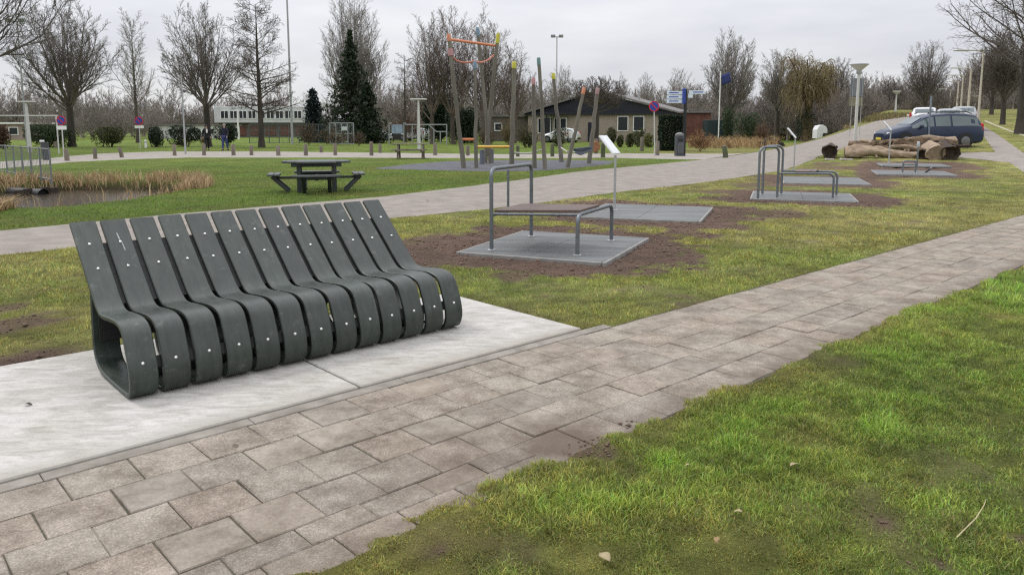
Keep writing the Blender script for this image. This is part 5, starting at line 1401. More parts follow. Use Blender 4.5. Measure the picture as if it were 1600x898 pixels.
# white rounded block by the road
q = base(1281, 66); q.z = hh(q.x, q.y); wb = empty('white_marker_block', q, R(20), 'white slab with a rounded top standing on the grass beyond the road', 'marker')
pf = [(-.55, 0, 0), (-.55, 0, .75), (-.35, 0, 1.08), (.1, 0, 1.15), (.42, 0, 1.0), (.55, 0, .72), (.55, 0, .45), (.1, 0, .45), (0.0, 0, 0)]
MB().prism(pf, (0, -.2, -.05), (0, .35, -.05)).build('block', mat('white stone', (.62, .63, .63), .7, .05, 3), wb)

# ================================================================== VEHICLES
M_tyre = mat('tyre rubber', (.015, .015, .015), .8, .2, 20); M_rim = mat('alloy rim', (.16, .16, .17), .35, .05, 20, metal=.7); M_carglass = mat('tinted car glass', (.07, .10, .105), .04, .2, .5, spec=.8)
M_red = mat('red lamp', (.45, .03, .03), .25, .1, 10); M_head = mat('clear lamp', (.62, .65, .67), .1, .05, 10, spec=.8); M_black = mat('black plastic trim', (.014, .014, .015), .55, .2, 10); M_plate = mat('yellow plate', (.62, .48, .05), .5, .05, 10)
CAR_MPV = [(2.30, .28, .52, .64, .60, .58), (2.22, .22, .60, .74, .74, .66), (1.95, .20, .70, .86, .83, .72), (1.55, .19, .80, .97, .87, .76), (1.20, .19, .88, 1.06, .88, .78), (.55, .19, .93, 1.44, .89, .66), (.10, .19, .94, 1.58, .89, .66), (-.70, .19, .95, 1.63, .89, .67), (-1.50, .19, .97, 1.60, .88, .66), (-1.95, .20, .98, 1.52, .87, .64), (-2.16, .22, .98, 1.28, .84, .66), (-2.28, .26, .90, 1.02, .80, .70), (-2.32, .34, .62, .74, .74, .66)]
CAR_HATCH = [(1.95, .28, .50, .62, .58, .55), (1.88, .22, .58, .72, .72, .64), (1.60, .20, .70, .84, .81, .70), (1.25, .19, .80, .94, .84, .74), (.95, .19, .86, 1.0, .85, .75), (.30, .19, .90, 1.36, .86, .62), (-.10, .19, .91, 1.46, .86, .62), (-.80, .19, .92, 1.48, .86, .62), (-1.40, .19, .93, 1.40, .85, .60), (-1.75, .22, .92, 1.12, .82, .62), (-1.92, .26, .84, .96, .77, .66), (-1.96, .34, .60, .70, .72, .62)]
def car(q, ang, lab, paint, prof_, wheels, rails=False, name='parked_car', cat='car', group='parked cars', scale=1.0):
    o = empty(name, q, ang, lab, cat, group); o.scale = (scale,) * 3
    V, fs = [], []; n = len(prof_)
    def sec(s_):
        x, zl, zb, zt, w_, wt = s_
        h = [(w_ * .80, zl), (w_ * .97, zl + .10), (w_, (zl + zb) * .52), (w_ * .985, zb), (wt, zt - .05), (wt * .82, zt), (wt * .4, zt + .018)]
        return [(x, -y, z) for y, z in h] + [(x, y, z) for y, z in h[::-1]]
    S = [sec(s_) for s_ in prof_]; m_ = len(S[0])
    for s_ in S: V += s_
    for i in range(n - 1):
        for j in range(m_):
            k = (j + 1) % m_; fs.append((i * m_ + j, (i + 1) * m_ + j, (i + 1) * m_ + k, i * m_ + k))
    fs.append(tuple(range(m_))); fs.append(tuple((n - 1) * m_ + j for j in range(m_))[::-1])
    body = MB().add(V, fs).build('body', paint, o, 32)
    # glass: side windows between sections, windscreen, rear window
    iw = [i for i in range(n - 1) if prof_[i][3] - prof_[i][2] < .22 and prof_[i + 1][3] - prof_[i + 1][2] > .3][0]
    ir = [i for i in range(n - 1) if prof_[i][3] - prof_[i][2] > .25 and prof_[i + 1][3] - prof_[i + 1][2] < .32][-1]
    def sp(i, f, sgn, o_=.012):
        a, b_ = S[i][3], S[i][4]; p = Vector(a) * (1 - f) + Vector(b_) * f
        return Vector((p.x, sgn * (abs(p.y) + o_), p.z))
    for sgn in (-1, 1):
        segs = [(iw, iw + 2), (iw + 2, iw + 3), (iw + 3, ir)] if ir - iw > 3 else [(iw, iw + 2), (iw + 2, ir)]
        for a, b_ in segs:
            ids = list(range(a, b_ + 1)); bot, top = [], []
            for kk, i in enumerate(ids):
                bot.append(sp(i, .10, sgn)); top.append(sp(i, .88, sgn))
            # shrink a little for the pillars
            def sh(l):
                if len(l) > 1:
                    l[0] = l[0].lerp(l[1], .06); l[-1] = l[-1].lerp(l[-2], .06)
                return l
            bot, top = sh(bot), sh(top)
            vs = bot + top; kk = len(bot); mb = MB(); mb.add(vs, [(i, i + 1, kk + i + 1, kk + i) for i in range(kk - 1)]); g_ = mb.build('side_window', M_carglass, o); g_.modifiers.new('thick', 'SOLIDIFY').thickness = .006
    for nm, i0, i1, up_ in (('windscreen', iw, iw + 1, 1), ('rear_window', ir, ir + 1, 1)):
        pts = []
        for i, f in ((i0, .1), (i0, .92)):
            a_, b_ = prof_[i0], prof_[i1]; x = a_[0] + (b_[0] - a_[0]) * f; z = a_[3] + (b_[3] - a_[3]) * f; wt = (a_[5] + (b_[5] - a_[5]) * f) * .84
            pts.append((x, wt, z))
        (xa, wa, za), (xb, wb_, zb_) = pts; d = Vector((xb - xa, 0, zb_ - za)).normalized(); nn = Vector((-d.z, 0, d.x)) * (1 if d.x < 0 and d.z > 0 else 1)
        if nn.z < 0: nn = -nn
        off = nn * .022
        mb = MB(); mb.add([Vector((xa, -wa, za)) + off, Vector((xa, wa, za)) + off, Vector((xb, wb_, zb_)) + off, Vector((xb, -wb_, zb_)) + off], [(0, 1, 2, 3)]); g_ = mb.build(nm, M_carglass, o); g_.modifiers.new('thick', 'SOLIDIFY').thickness = .006
    wmax = max(s_[4] for s_ in prof_)
    for wx in wheels:
        for sgn in (-1, 1):
            y = sgn * (wmax - .10)
            MB().tube([(wx, sgn * (wmax + .004), .34), (wx, sgn * (wmax - .25), .34)], .375, 20).build('wheel_arch', M_black, o, 40)
            w_ = MB().tube([(wx, y - sgn * .10, .315), (wx, y - sgn * .09, .315), (wx, y + sgn * .10, .315), (wx, y + sgn * .115, .315)], [.27, .315, .315, .28], 22).build('wheel', M_tyre, o, 40)
            MB().tube([(wx, y + sgn * .118, .315), (wx, y + sgn * .128, .315)], [.215, .17], 14).build('rim', M_rim, w_, 40)
    xf, xr = prof_[0][0], prof_[-1][0]
    for sgn in (-1, 1):
        MB().box((xf - .22, sgn * .63, .66), (.34, .18, .13), rz(-sgn * .35), .03).build('headlight', M_head, o)
        MB().box((xr + .14, sgn * .755, .98), (.16, .13, .34), None, .03).build('tail_light', M_red, o)
        mi = MB().box((prof_[iw][0] - .42, sgn * (wmax + .09), 1.0), (.14, .20, .14), None, .03).build('mirror', paint, o)
        for dx in (.15, -.75): MB().box((prof_[iw + 1][0] - .35 + dx, sgn * (wmax + .006), .84), (.18, .03, .03), None, .008).build('handle', paint, o)
        MB().box((0, sgn * (wmax + .002), .30), (abs(wheels[0] - wheels[1]) - .85, .03, .12), None, .01).build('sill', M_black, o)
        if rails: MB().tube([(.35, sgn * .60, 1.60), (.2, sgn * .60, 1.68), (-1.5, sgn * .60, 1.69), (-1.75, sgn * .60, 1.60)], .022, 8).build('roof_rail', M_rail, o, 50)
    MB().box((xf - .02, 0, .36), (.10, 1.1, .16), None, .02).build('bumper', M_black, o); MB().box((xr + .02, 0, .42), (.10, 1.3, .20), None, .03).build('bumper', M_black, o)
    MB().box((xr - .035, 0, .62), (.012, .5, .11)).build('plate', M_plate, o); MB().box((xf + .035, 0, .42), (.012, .5, .11)).build('plate', M_plate, o)
    return o
M_navy = mat('dark blue grey car paint', (.016, .025, .058), .26, .08, 1, spec=.4); M_wcar = mat('white car paint', (.62, .63, .64), .25, .03, 1, spec=.6); M_scar = mat('silver car paint', (.36, .37, .38), .3, .03, 1, metal=.4)
q = Vector((20.15, 37.1, hh(20.15, 37.1))); car(q, R(180), 'dark blue grey people carrier with roof rails parked behind the log pile', M_navy, CAR_MPV, (1.42, -1.38), True)
q = base(1441, 50); car(q, R(60) , 'white hatchback with a red tail light parked left of the dark car', M_wcar, CAR_HATCH, (1.22, -1.24))
q = base(1478, 46); q.z = hh(q.x, q.y) + .02; car(q, R(62), 'pale car whose roof just shows above the dark car', M_scar, CAR_HATCH, (1.22, -1.24))
q = base(1500, 50.0); car(q, R(62), 'silver car mostly hidden behind the rear of the dark car', M_scar, CAR_HATCH, (1.22, -1.24))
for x, Y, an_, lab, p_ in ((591, 92, -5, 'white hatchback parked at the foot of the dark spruce', M_wcar), (648, 90, 150, 'white car parked behind the metal frame', M_wcar), (876, 79, 160, 'white car parked in front of the garage wing', M_wcar), (1335, 130, 15, 'small white car far off left of the road', M_wcar), (1356, 132, 10, 'second small white car far off beside the road', M_scar)):
    q = base(x, Y); q.z = hh(q.x, q.y); car(q, R(an_), lab, p_, CAR_HATCH, (1.22, -1.24), False)

# ================================================================== POSTS, LAMPS, SIGNS
M_grey = mat('grey painted post', (.33, .34, .35), .5, .08, 6); M_lgrey = mat('light grey post', (.50, .50, .48), .5, .06, 6); M_blackp = mat('black painted post', (.012, .012, .014), .45, .2, 10)
M_blue = mat('traffic sign blue', (.025, .055, .30), .35, .03, 10); M_sred = mat('traffic sign red', (.50, .025, .03), .35, .03, 10)
def mast(bx, by, tx, ty, r0px, lab, m, name='light_mast', cat='mast', heads=None, r_top=.6, Y=None):
    q = gp(bx, by) if Y is None else base(bx, Y)
    tp = dp(tx, ty, q.y); H = tp.z - q.z
    o = empty(name, q, 0, lab, cat); rr0 = r0px * mpp(q.y)
    MB().tube([(0, 0, -.1), (0, 0, H * .3), (0, 0, H)], [rr0, rr0 * .9, rr0 * r_top], 10).build('pole', m, o, 50)
    if heads == 'flood':
        MB().box((0, 0, H), (1.3, .12, .1)).build('crossbar', m, o)
        for x in (-.45, .45): MB().box((x, -.12, H + .1), (.5, .3, .34), rx(.5), .03).build('floodlight', M_grey, o)
    elif heads == 'top':
        MB().lathe([(.07, -.05), (.10, .0), (.14, .05), (.42, .30), (.43, .33), (.36, .36), (.0001, .37)], 18, (0, 0, H)).build('lamp_head', M_lgrey, o, 40)
    elif heads == 'tee':
        MB().box((0, 0, H + .03), (1.15, .32, .09), None, .03).build('lamp_head', M_lgrey, o)
    elif heads == 'arm':
        MB().tube([(0, 0, H - .05), (-.4, -.05, H + .02), (-1.0, -.12, H + .03)], .035, 8).build('arm', m, o, 50)
        MB().box((-1.4, -.18, H + .02), (.95, .30, .10), rz(.1), .05).build('lamp_head', M_lgrey, o)
    return o
# tapering glass head of the near post-top lamp
q = base(1334, 37.0); tp = dp(1341, 100, q.y); H = tp.z - q.z
o = empty('street_lamp', q, 0, 'grey post top lamp with a wide conical head behind the log pile', 'street lamp')
MB().tube([(0, 0, -.1), (0, 0, 1.2), (0, 0, H - .42)], [.085, .075, .055], 12).build('pole', M_lgrey, o, 50)
MB().lathe([(.06, -.50), (.11, -.48), (.13, -.38), (.10, -.33)], 18, (0, 0, H)).build('collar', M_grey, o, 40)
MB().lathe([(.10, -.33), (.40, -.06), (.36, -.06), (.08, -.30)], 24, (0, 0, H)).build('glass_cone', mat('frosted lamp glass', (.60, .60, .60), .3, .03, 10), o, 40)
MB().lathe([(.42, -.06), (.43, -.02), (.30, .02), (.0001, .04)], 24, (0, 0, H)).build('cap', M_grey, o, 40)
for x, by, Y, tx, ty, lab in ((1524, 192, 46, 1532, 80, 'nearest tall street lamp of the row behind the dark car'), (1508, 185, 64, 1512, 107, 'second tall street lamp of the row behind the dark car'), (1497, 183, 78, 1500, 118, 'third tall street lamp of the row behind the dark car'), (1491, 181, 94, 1493, 128, 'fourth street lamp of the row far down the road'), (1480, 181, 112, 1482, 140, 'fifth and most distant street lamp of the row')):
    mast(x, by, tx, ty, 1.9 if Y < 70 else 1.4, lab, mat('cream lamp post', (.50, .45, .37), .55, .06, 6), 'street_lamp', 'street lamp', 'arm', Y=Y)
mast(1396, 178, 1397, 148, 1.6, 'small post top lamp left of the far road end', M_lgrey, 'street_lamp', 'street lamp', 'top', Y=80)
mast(1519, 178, 1519, 154, 1.3, 'small far post top lamp between the tall street lamps', M_lgrey, 'street_lamp', 'street lamp', 'top', Y=90)
mast(47, 238, 40, 160, 3.2, 'white street lamp with a flat head behind the railing', M_lgrey, 'street_lamp', 'street lamp', 'tee')
mast(43, 232, 25, 34, 1.5, 'tall thin floodlight mast at the far left', M_grey, 'floodlight_mast', 'floodlight mast', 'flood', Y=58)
mast(655, 235, 653, 156, 2.6, 'white street lamp with a flat head beside the metal frame', M_lgrey, 'street_lamp', 'street lamp', 'tee')
mast(290, 241, 287, 116, 1.5, 'thin grey mast on the path edge left of the walkers', M_grey, 'grey_mast', 'mast')
mast(457, 215, 448, -40, 1.9, 'very tall grey mast left of the dark spruce', M_grey, 'tall_mast', 'mast', Y=72)
mast(869, 210, 862.5, 58, 1.5, 'tall floodlight mast behind the rope course', M_lgrey, 'floodlight_mast', 'floodlight mast', 'flood', Y=88)
mast(373, 215, 371, 168, 1.5, 'white flag pole in front of the office block', M_white, 'flag_pole', 'pole', Y=100)
q = base(1448, 36.2); o = empty('grey_post', q, 0, 'blue grey sign post standing in front of the dark car', 'post'); H = dp(1448, 150, q.y).z - q.z
MB().tube([(0, 0, -.1), (0, 0, H)], .045, 10).build('post', mat('blue grey post', (.16, .19, .23), .5, .08, 6), o, 50)
MB().box((0, -.01, H - .35), (.16, .03, .62), rz(.9), .01).build('sign_plate', mat('sign back', (.20, .22, .25), .5, .08, 6), o)
# traffic boards seen from behind, on two thin posts
Yb = 47; q = base(1333, Yb); q.z = hh(q.x, q.y); o = empty('road_sign', q, R(8), 'back of a tall grey road sign on two posts behind the conical lamp', 'road sign')
zt, zb_, zm = dp(1333, 122, Yb).z - q.z, dp(1333, 151, Yb).z - q.z, dp(1333, 166, Yb).z - q.z; ww = 22 * mpp(Yb)
MB().box((0, 0, (zt + zb_) / 2), (ww, .04, zt - zb_ - .03), None, .01).build('board', mat('sign back grey', (.17, .18, .20), .5, .08, 3), o)
MB().box((0, 0, (zb_ + zm) / 2 - .02), (ww, .04, zb_ - zm - .06), None, .01).build('lower_board', mat('sign back olive', (.22, .20, .13), .6, .1, 3), o)
for x in (-.33, .33): MB().tube([(x * ww / .9, -.05, -.1), (x * ww / .9, -.05, zt + .05)], .018, 8).build('post', M_grey, o, 50)
# no parking signs
def noparking(bx, by, cx_, cy_, rpx, lab, plate=True, Y=None):
    q = gp(bx, by) if Y is None else base(bx, Y); c = dp(cx_, cy_, q.y); z = c.z - q.z; dxx = c.x - q.x
    o = empty('no_parking_sign', q, 0, lab, 'traffic sign', 'no parking signs'); rd = rpx * mpp(q.y)
    MB().tube([(0, .03, -.1), (dxx, .03, z + rd * .8)], .03, 8).build('post', M_lgrey, o, 50)
    def ring(r_, y, nm, m):
        mb = MB(); k = 28; mb.prism([(dxx + r_ * math.cos(2 * math.pi * i / k), 0, z + r_ * math.sin(2 * math.pi * i / k)) for i in range(k)], (0, y, 0), (0, y + .012, 0)); return mb.build(nm, m, o)
    ring(rd, -.012, 'disc', M_sred); ring(rd * .80, -.026, 'blue_field', M_blue)
    MB().box((dxx, -.034, z), (rd * 1.6, .012, rd * .22), ry(R(45))).build('slash', M_sred, o)
    if plate: MB().box((dxx, -.01, z - rd - .13), (rd * 2.1, .02, .20), None, .005).build('plate', M_white, o)
    return o
noparking(99.5, 247, 95.5, 188.5, 7.2, 'no parking sign in front of the green hedge at the left')
noparking(219, 233, 217, 189, 6.6, 'no parking sign between the hedge and the dark shrubs')
noparking(1023, 244, 1022, 166.5, 8, 'no parking sign in front of the bungalow right of its windows', False)
# finger post
q = gp(1068.5, 244); o = empty('finger_post', q, 0, 'black finger post with white arms and a blue band beside the litter bin', 'signpost'); H = dp(1068.5, 139, q.y).z - q.z
MB().tube([(0, 0, -.1), (0, 0, H)], .085, 12).build('post', M_blackp, o, 50)
kq = mpp(q.y)
MB().box((-.10, -.02, H - .40), (.16, .20, .82), None, .01).build('blue_band', M_blue, o)
M_arm = mat('pale blue white arm', (.62, .70, .78), .4, .04, 8)
for i, (x0, x1, yy) in enumerate(((-29, -5, 145.5), (-29, -5, 152), (-29, -5, 158.5), (5, 30, 144.5), (4, 11, 150.5))):
    z = dp(1068, yy, q.y).z - q.z; a_ = MB().box(((x0 + x1) / 2 * kq, 0, z), (abs(x1 - x0) * kq, .04, .185), None, .006).build('arm', M_arm, o)
    s_ = -1 if x0 < 0 else 1
    if i < 4: MB().box(((x0 + x1) / 2 * kq + s_ * .05, -.023, z + .01), (abs(x1 - x0) * kq * .62, .006, .055)).build('lettering_band', M_blue, a_)
# litter bin
q = gp(1061, 244); o = empty('litter_bin', q, R(6), 'grey black litter bin at the foot of the finger post', 'litter bin'); M_bin = mat('dark grey bin', (.055, .06, .065), .5, .15, 8)
MB().box((0, 0, .55), (.44, .42, 1.1), None, .03).build('body', M_bin, o); MB().lathe([(.24, 1.1), (.26, 1.14), (.24, 1.22), (.10, 1.30), (.0001, 1.31)], 16).build('lid', mat('worn bin lid', (.16, .16, .16), .5, .2, 8), o, 40)
MB().box((0, -.215, .88), (.30, .012, .16), None, .004).build('opening', M_rail, o); MB().box((0, -.217, .45), (.34, .012, .60), None, .004).build('door', mat('bin door', (.085, .09, .095), .5, .15, 8), o)
q = base(71.5, 37); o = empty('litter_bin', q, R(-8), 'dark litter bin behind the railing at the left', 'litter bin')
MB().lathe([(.17, 0), (.21, .5), (.24, .84), (.25, .86)], 4).build('body', M_bin, o); MB().box((-.12, 0, .92), (.2, .1, .1), rz(.5), .02).build('lid', M_white, o)
# banner with red letters in front of the bungalow
q = base(884.5, 62); z0 = dp(884, 215.5, 62).z - q.z; z1 = dp(884, 204.5, 62).z - q.z; wbn = 18.5 * mpp(62)
o = empty('lettered_banner', q, 0, 'white banner with red letters in front of the white parked car', 'banner')
for x in (-wbn / 2, wbn / 2): MB().tube([(x, .03, -.1), (x, .03, z1)], .025, 8).build('post', M_grey, o, 50)
MB().box((0, 0, (z0 + z1) / 2), (wbn, .02, z1 - z0)).build('sheet', M_white, o)
fc = bpy.data.curves.new('letters', 'FONT'); fc.body = 'HT:'; fc.size = (z1 - z0) * .72; fc.extrude = .006; fc.align_x = 'LEFT'; fc.align_y = 'CENTER'
fo = bpy.data.objects.new('letters', fc); COL.objects.link(fo); bpy.context.view_layer.update(); lm = bpy.data.meshes.new_from_object(fo.evaluated_get(bpy.context.evaluated_depsgraph_get())); bpy.data.objects.remove(fo); lm.materials.clear(); fo = link('letters', lm, mat('red lettering', (.42, .05, .05), .5, .05, 10), o); fo.location = (-wbn * .30, -.02, (z0 + z1) / 2); fo.rotation_euler = (math.pi / 2, 0, 0); tag(fo, kind='stuff')
# notice board and fence panels near the spruce, metal ball frame
M_mesh = mat('dull fence wire', (.10, .115, .11), .6, .1, 10)
def mesh_fence(name, p0, p1, h_, n, lab, cat, rails=(0.08, .5, .96), post=.03, group=None, m=M_mesh, bars=0, rb=.008):
    a, b_ = Vector(p0), Vector(p1); o = empty(name, a, 0, lab, cat, group); d = b_ - a
    for i in range(n + 1): MB().tube([d * (i / n) + Vector((0, 0, -.05)), d * (i / n) + Vector((0, 0, h_))], post, 8).build('post', m, o, 50)
    for z in rails: MB().tube([Vector((0, 0, z * h_)), d + Vector((0, 0, z * h_))], post * .7, 6).build('rail', m, o, 50)
    if bars:
        me = MB().tube([(0, 0, 0.06 * h_), (0, 0, h_ * .97)], rb, 5).mesh('bar'); me.materials.append(m)
        for i in range(bars):
            f_ = (i + .5) / bars; link('bar', me, None, o, d * f_)
    return o
mesh_fence('metal_railing', gp(12, 274), gp(81, 287), 1.02, 5, 'grey metal bar railing above the pond at the left edge', 'railing', (.12, .96), .026, None, mat('grey railing', (.17, .18, .18), .5, .1, 10), 34, .006)
mesh_fence('metal_railing', gp(-60, 268), gp(12, 273.2), 1.02, 5, 'grey metal railing running out of the left edge', 'railing', (.12, .96), .026, None, MATS['grey railing'], 28, .006)
mesh_fence('mesh_fence', base(390, 76), base(545, 76), 1.9, 10, 'thin dark wire fence in front of the office block', 'fence', (.03, .33, .66, .98), .035, None, M_mesh, 80, .012)
o = mesh_fence('mesh_fence', base(516, 70), base(553, 70), 2.0, 4, 'tall fence panels with a pale notice by the spruce', 'fence', (.03, .5, .98), .05, None, mat('galvanised fence', (.26, .28, .28), .5, .1, 10), 16, .012)
MB().box((1.35, -.06, 1.45), (.5, .03, .36), None, .01).build('notice', mat('pale notice', (.52, .58, .56), .5, .05, 10), o)
Yf = 66; M_gal = MATS['galvanised fence']
q = base(612, Yf); o = empty('ball_cage', q, 0, 'grey metal frame of a ball cage left of the climbing frame', 'cage')
def bp_(x, y, Y=Yf): return dp(x, y, Y) - q
for (x0, y0, x1, y1) in ((608, 229, 608, 193), (631, 226, 631, 193), (698, 229, 698, 194), (688, 226, 688, 206), (633, 195, 698, 195), (660, 226, 660, 200), (670, 226, 670, 200), (678, 226, 678, 203), (668, 194, 682, 206), (682, 206, 698, 206), (652, 226, 652, 196), (644, 226, 644, 196), (608, 193, 612, 193), (631, 193, 634.5, 193)):
    MB().tube([bp_(x0, y0), bp_(x1, y1)], .045, 8).build('bar', M_gal, o, 50)
MB().box(bp_(620.5, 202), (.95, .03, .75), None, .01).build('sign_board', mat('pale blue board', (.22, .28, .36), .5, .25, 4), o)
MB().box(bp_(620, 214), (.75, .04, .55), None, .01).build('lower_board', M_rail, o)
# horizontal height barrier at the left
q = base(20, 46); o = empty('height_barrier', q, 0, 'thin horizontal barrier beam on posts at the far left', 'barrier'); z = dp(20, 181, 46).z - q.z
MB().tube([(-3.2, 0, z), (2.9, 0, z)], .035, 8).build('beam', M_lgrey, o, 50)
for x in (-3.1, 2.8): MB().tube([(x, 0, -.1), (x, 0, z)], .04, 8).build('post', M_lgrey, o, 50)
# blue flag by the many limbed tree
q = base(1122, 70); o = empty('flag_pole', q, 0, 'white flag pole with a dark blue flag in front of the many limbed tree', 'flag'); H = dp(1113, 112, 70).z - q.z
MB().tube([(0, 0, -.1), (0, 0, H)], .05, 8).build('pole', M_white, o, 50)
fv = [];
for i in range(9):
    for j in range(5): fv.append((.05 + i * .10 + j * .04, .08 * math.sin(i * .9 + j * .4), H - .35 - j * .22 + i * .04))
fs = [(i * 5 + j, i * 5 + j + 1, (i + 1) * 5 + j + 1, (i + 1) * 5 + j) for i in range(8) for j in range(4)]
fl = MB().add(fv, fs).build('flag', mat('dark blue cloth', (.03, .04, .14), .8, .1, 5), o, 60); fl.modifiers.new('thick', 'SOLIDIFY').thickness = .01

# bollards
M_bol = mat('grey wooden bollard', (.17, .145, .115), .9, .3, 4, stretch=(1, 1, .2), bump=.4); M_bolg = mat('mossy bollard', (.075, .085, .045), .9, .3, 4, stretch=(1, 1, .2), bump=.4)
def bollard(x, yb, yt, wpx, lean, m, lab):
    q = gp(x, yb); h_ = (yb - yt) * mpp(q.y) * 1.0; r_ = wpx * .43 * mpp(q.y)
    o = empty('wooden_bollard', q, 0, lab, 'bollard', 'wooden bollards along the path'); rd = random.Random(int(x))
    MB().tube([(0, 0, -.15), (lean * .3, 0, h_ * .4), (lean, 0, h_ * .93), (lean * 1.05, 0, h_)], [r_ * 1.08, r_ * rd.uniform(.95, 1.05), r_, r_ * .75], 10).build('post', m, o, 45)
    MB().tube([(lean, 0, h_ * .975), (lean * 1.05, 0, h_ * 1.03)], [r_ * .9, r_ * .7], 10).build('top', M_wood, o, 45)
for a_ in ((105, 251.5, 233, 8, -.02, M_bol, 'wooden bollard in front of the first no parking sign'), (149, 248.5, 232, 7, 0, M_bol, 'upright wooden bollard below the two humped shrub'), (191, 246.5, 231, 7, -.12, M_bol, 'leaning wooden bollard left of the second no parking sign'), (273, 243.5, 226, 6.5, 0, M_bol, 'wooden bollard just left of the thin grey mast'), (319, 243, 225, 6.5, 0, M_bol, 'wooden bollard at the feet of the left walker'), (365, 243, 226, 7, 0, M_bol, 'wooden bollard right of the walker in blue trousers'), (393, 243, 228, 6.5, 0, M_bol, 'wooden bollard left of the straight dark tree trunk'), (435, 243.5, 228, 7, 0, M_bol, 'wooden bollard above the left end of the picnic table'), (478, 243.5, 226, 7, 0, M_bol, 'wooden bollard above the near picnic table'), (502, 238.5, 228, 6, 0, M_bol, 'small bollard behind the path in front of the wire fence'), (524, 243, 225, 6.5, 0, M_bol, 'wooden bollard above the right end of the picnic table'), (580.5, 243.5, 222, 7, 0, M_bol, 'tall wooden bollard left of the white parked car'), (594, 239, 225, 6, 0, M_bol, 'darker bollard right below the white parked car'), (680, 243, 224, 7, 0, M_bol, 'pale bollard below the metal ball cage'), (731, 243.5, 228, 6.5, 0, M_bol, 'bollard between the two left climbing posts'), (809, 245, 228, 6.5, 0, M_bolg, 'mossy bollard right of the yellow capped post'), (863, 245, 224.5, 7, 0, M_bolg, 'green mossy bollard in the middle of the rope course'), (1003, 236.5, 215, 7, 0, M_bol, 'bollard on the lawn in front of the bungalow windows'), (1027, 243, 221, 7.5, 0, M_bol, 'stout bollard right of the third no parking sign'), (1134, 247, 228, 9, -.10, M_bolg, 'leaning mossy bollard at the road corner'), (942, 246, 224, 8, 0, M_bolg, 'mossy bollard behind the rusty disc'), (117, 229, 223, 6, -.05, M_bol, 'low dark bollard behind the first no parking sign'), (88, 231, 222, 7, -.03, M_bol, 'low bollard left of the first no parking sign')):
    bollard(*a_)

q = gp(228, 231); o = empty('marker_post', q, 0, 'small white marker post right of the second no parking sign', 'marker post')
MB().lathe([(.085, -.1), (.085, .55), (.07, .60), (.03, .62)], 10).build('post', M_white, o, 50); MB().lathe([(.087, .40), (.087, .48)], 10).build('band', M_grey, o, 50)
# ================================================================== LOGS
def log_mat(): pass
M_logb = mat('flaking log bark', (.050, .034, .022), .95, scale=5, col2=(.21, .145, .088), bump=.8, bscale=10, detail=8); M_logw = mat('peeled pale log wood', (.21, .155, .105), .9, scale=3, col2=(.36, .28, .20), bump=.5, bscale=9, detail=8)
M_logd = mat('dark rotten log', (.022, .016, .012), .95, scale=5, col2=(.075, .05, .035), bump=.8, bscale=9, detail=8); M_end = mat('sawn log end', (.20, .15, .10), .9, .3, 9)
def log(p0, p1, r0, r1, m, lab, seed, bend=.08, dark_end=False, n=40, sides=24):
    p0, p1 = Vector(p0), Vector(p1); o = empty('felled_log', p0, 0, lab, 'log', 'felled logs in the pile'); rd = random.Random(seed); d = p1 - p0; L_ = d.length; t_ = d.normalized()
    a = t_.orthogonal().normalized(); b_ = t_.cross(a); V, fs = [], []
    ph = rd.uniform(0, 6)
    for i in range(n + 1):
        f_ = i / n; c = d * f_ + (a * math.sin(f_ * 5 + ph) + b_ * math.cos(f_ * 4 + ph)) * bend * math.sin(f_ * math.pi)
        r_ = (r0 + (r1 - r0) * f_) * (1 + .10 * math.sin(f_ * 17 + ph) * rd.uniform(.3, 1))
        for j in range(sides):
            an_ = 2 * math.pi * j / sides; cxx, cyy = math.cos(an_), math.sin(an_); k_ = 1 + .34 * (float(vn(np.array(cxx * 1.4 + seed * 3.1), np.array(cyy * 1.4 + f_ * 7 + seed), seed)) - .5) + .26 * (float(vn(np.array(cxx * 4.2 + seed * 5.1), np.array(cyy * 4.2 + f_ * 16 + seed), seed + 3)) - .5) + .08 * math.sin(3 * an_ + ph + f_ * 2)
            V.append(c + (a * math.cos(an_) + b_ * math.sin(an_)) * r_ * k_)
    for i in range(n):
        for j in range(sides): fs.append((i * sides + j, i * sides + (j + 1) % sides, (i + 1) * sides + (j + 1) % sides, (i + 1) * sides + j))
    me_ = MB().add(V, fs).build('bark', m, o, 50)
    for e_, off in ((0, -1), (n, 1)):
        ring = V[e_ * sides:(e_ + 1) * sides]; c = sum(ring, Vector()) / sides
        inner = [c + (v - c) * .55 - t_ * off * (.22 if dark_end else .02) for v in ring]
        mb = MB(); mb.add(ring + inner, [(j, (j + 1) % sides, sides + (j + 1) % sides, sides + j) for j in range(sides)] + [tuple(range(sides, 2 * sides))])
        mb.build('sawn_end', M_logd if dark_end else M_end, o)
    # a few broken branch stubs
    for i in range(2):
        f_ = rd.uniform(.2, .8); c = d * f_; an_ = rd.uniform(0, 3.1); dv_ = a * math.cos(an_) + b_ * math.sin(an_); r_ = r0 + (r1 - r0) * f_
        MB().tube([c + dv_ * r_ * .6, c + dv_ * r_ * 1.25 + t_ * .05], [r_ * .3, r_ * .2], 8).build('stub', m, o, 50)
    return o
def lp(x, yb, rad, dy=0.0, lift=0.0):
    q = gp(x, yb); return Vector((q.x, q.y + dy, hh(q.x, q.y + dy) + rad * .92 + lift))
log(lp(1296, 248, .29), lp(1303, 244, .29, .5), .30, .28, M_logd, 'short dark hollow log lying apart at the left of the pile', 1, .02, True, 6)
log(lp(1319, 247, .26), lp(1439, 247.5, .15), .28, .13, M_logw, 'long pale peeled log lying in front of the pile', 2, .10)
log(lp(1340, 243, .26, .5), lp(1452, 244, .26, .5), .27, .25, M_logb, 'brown log lying just behind the pale peeled log', 3, .06)
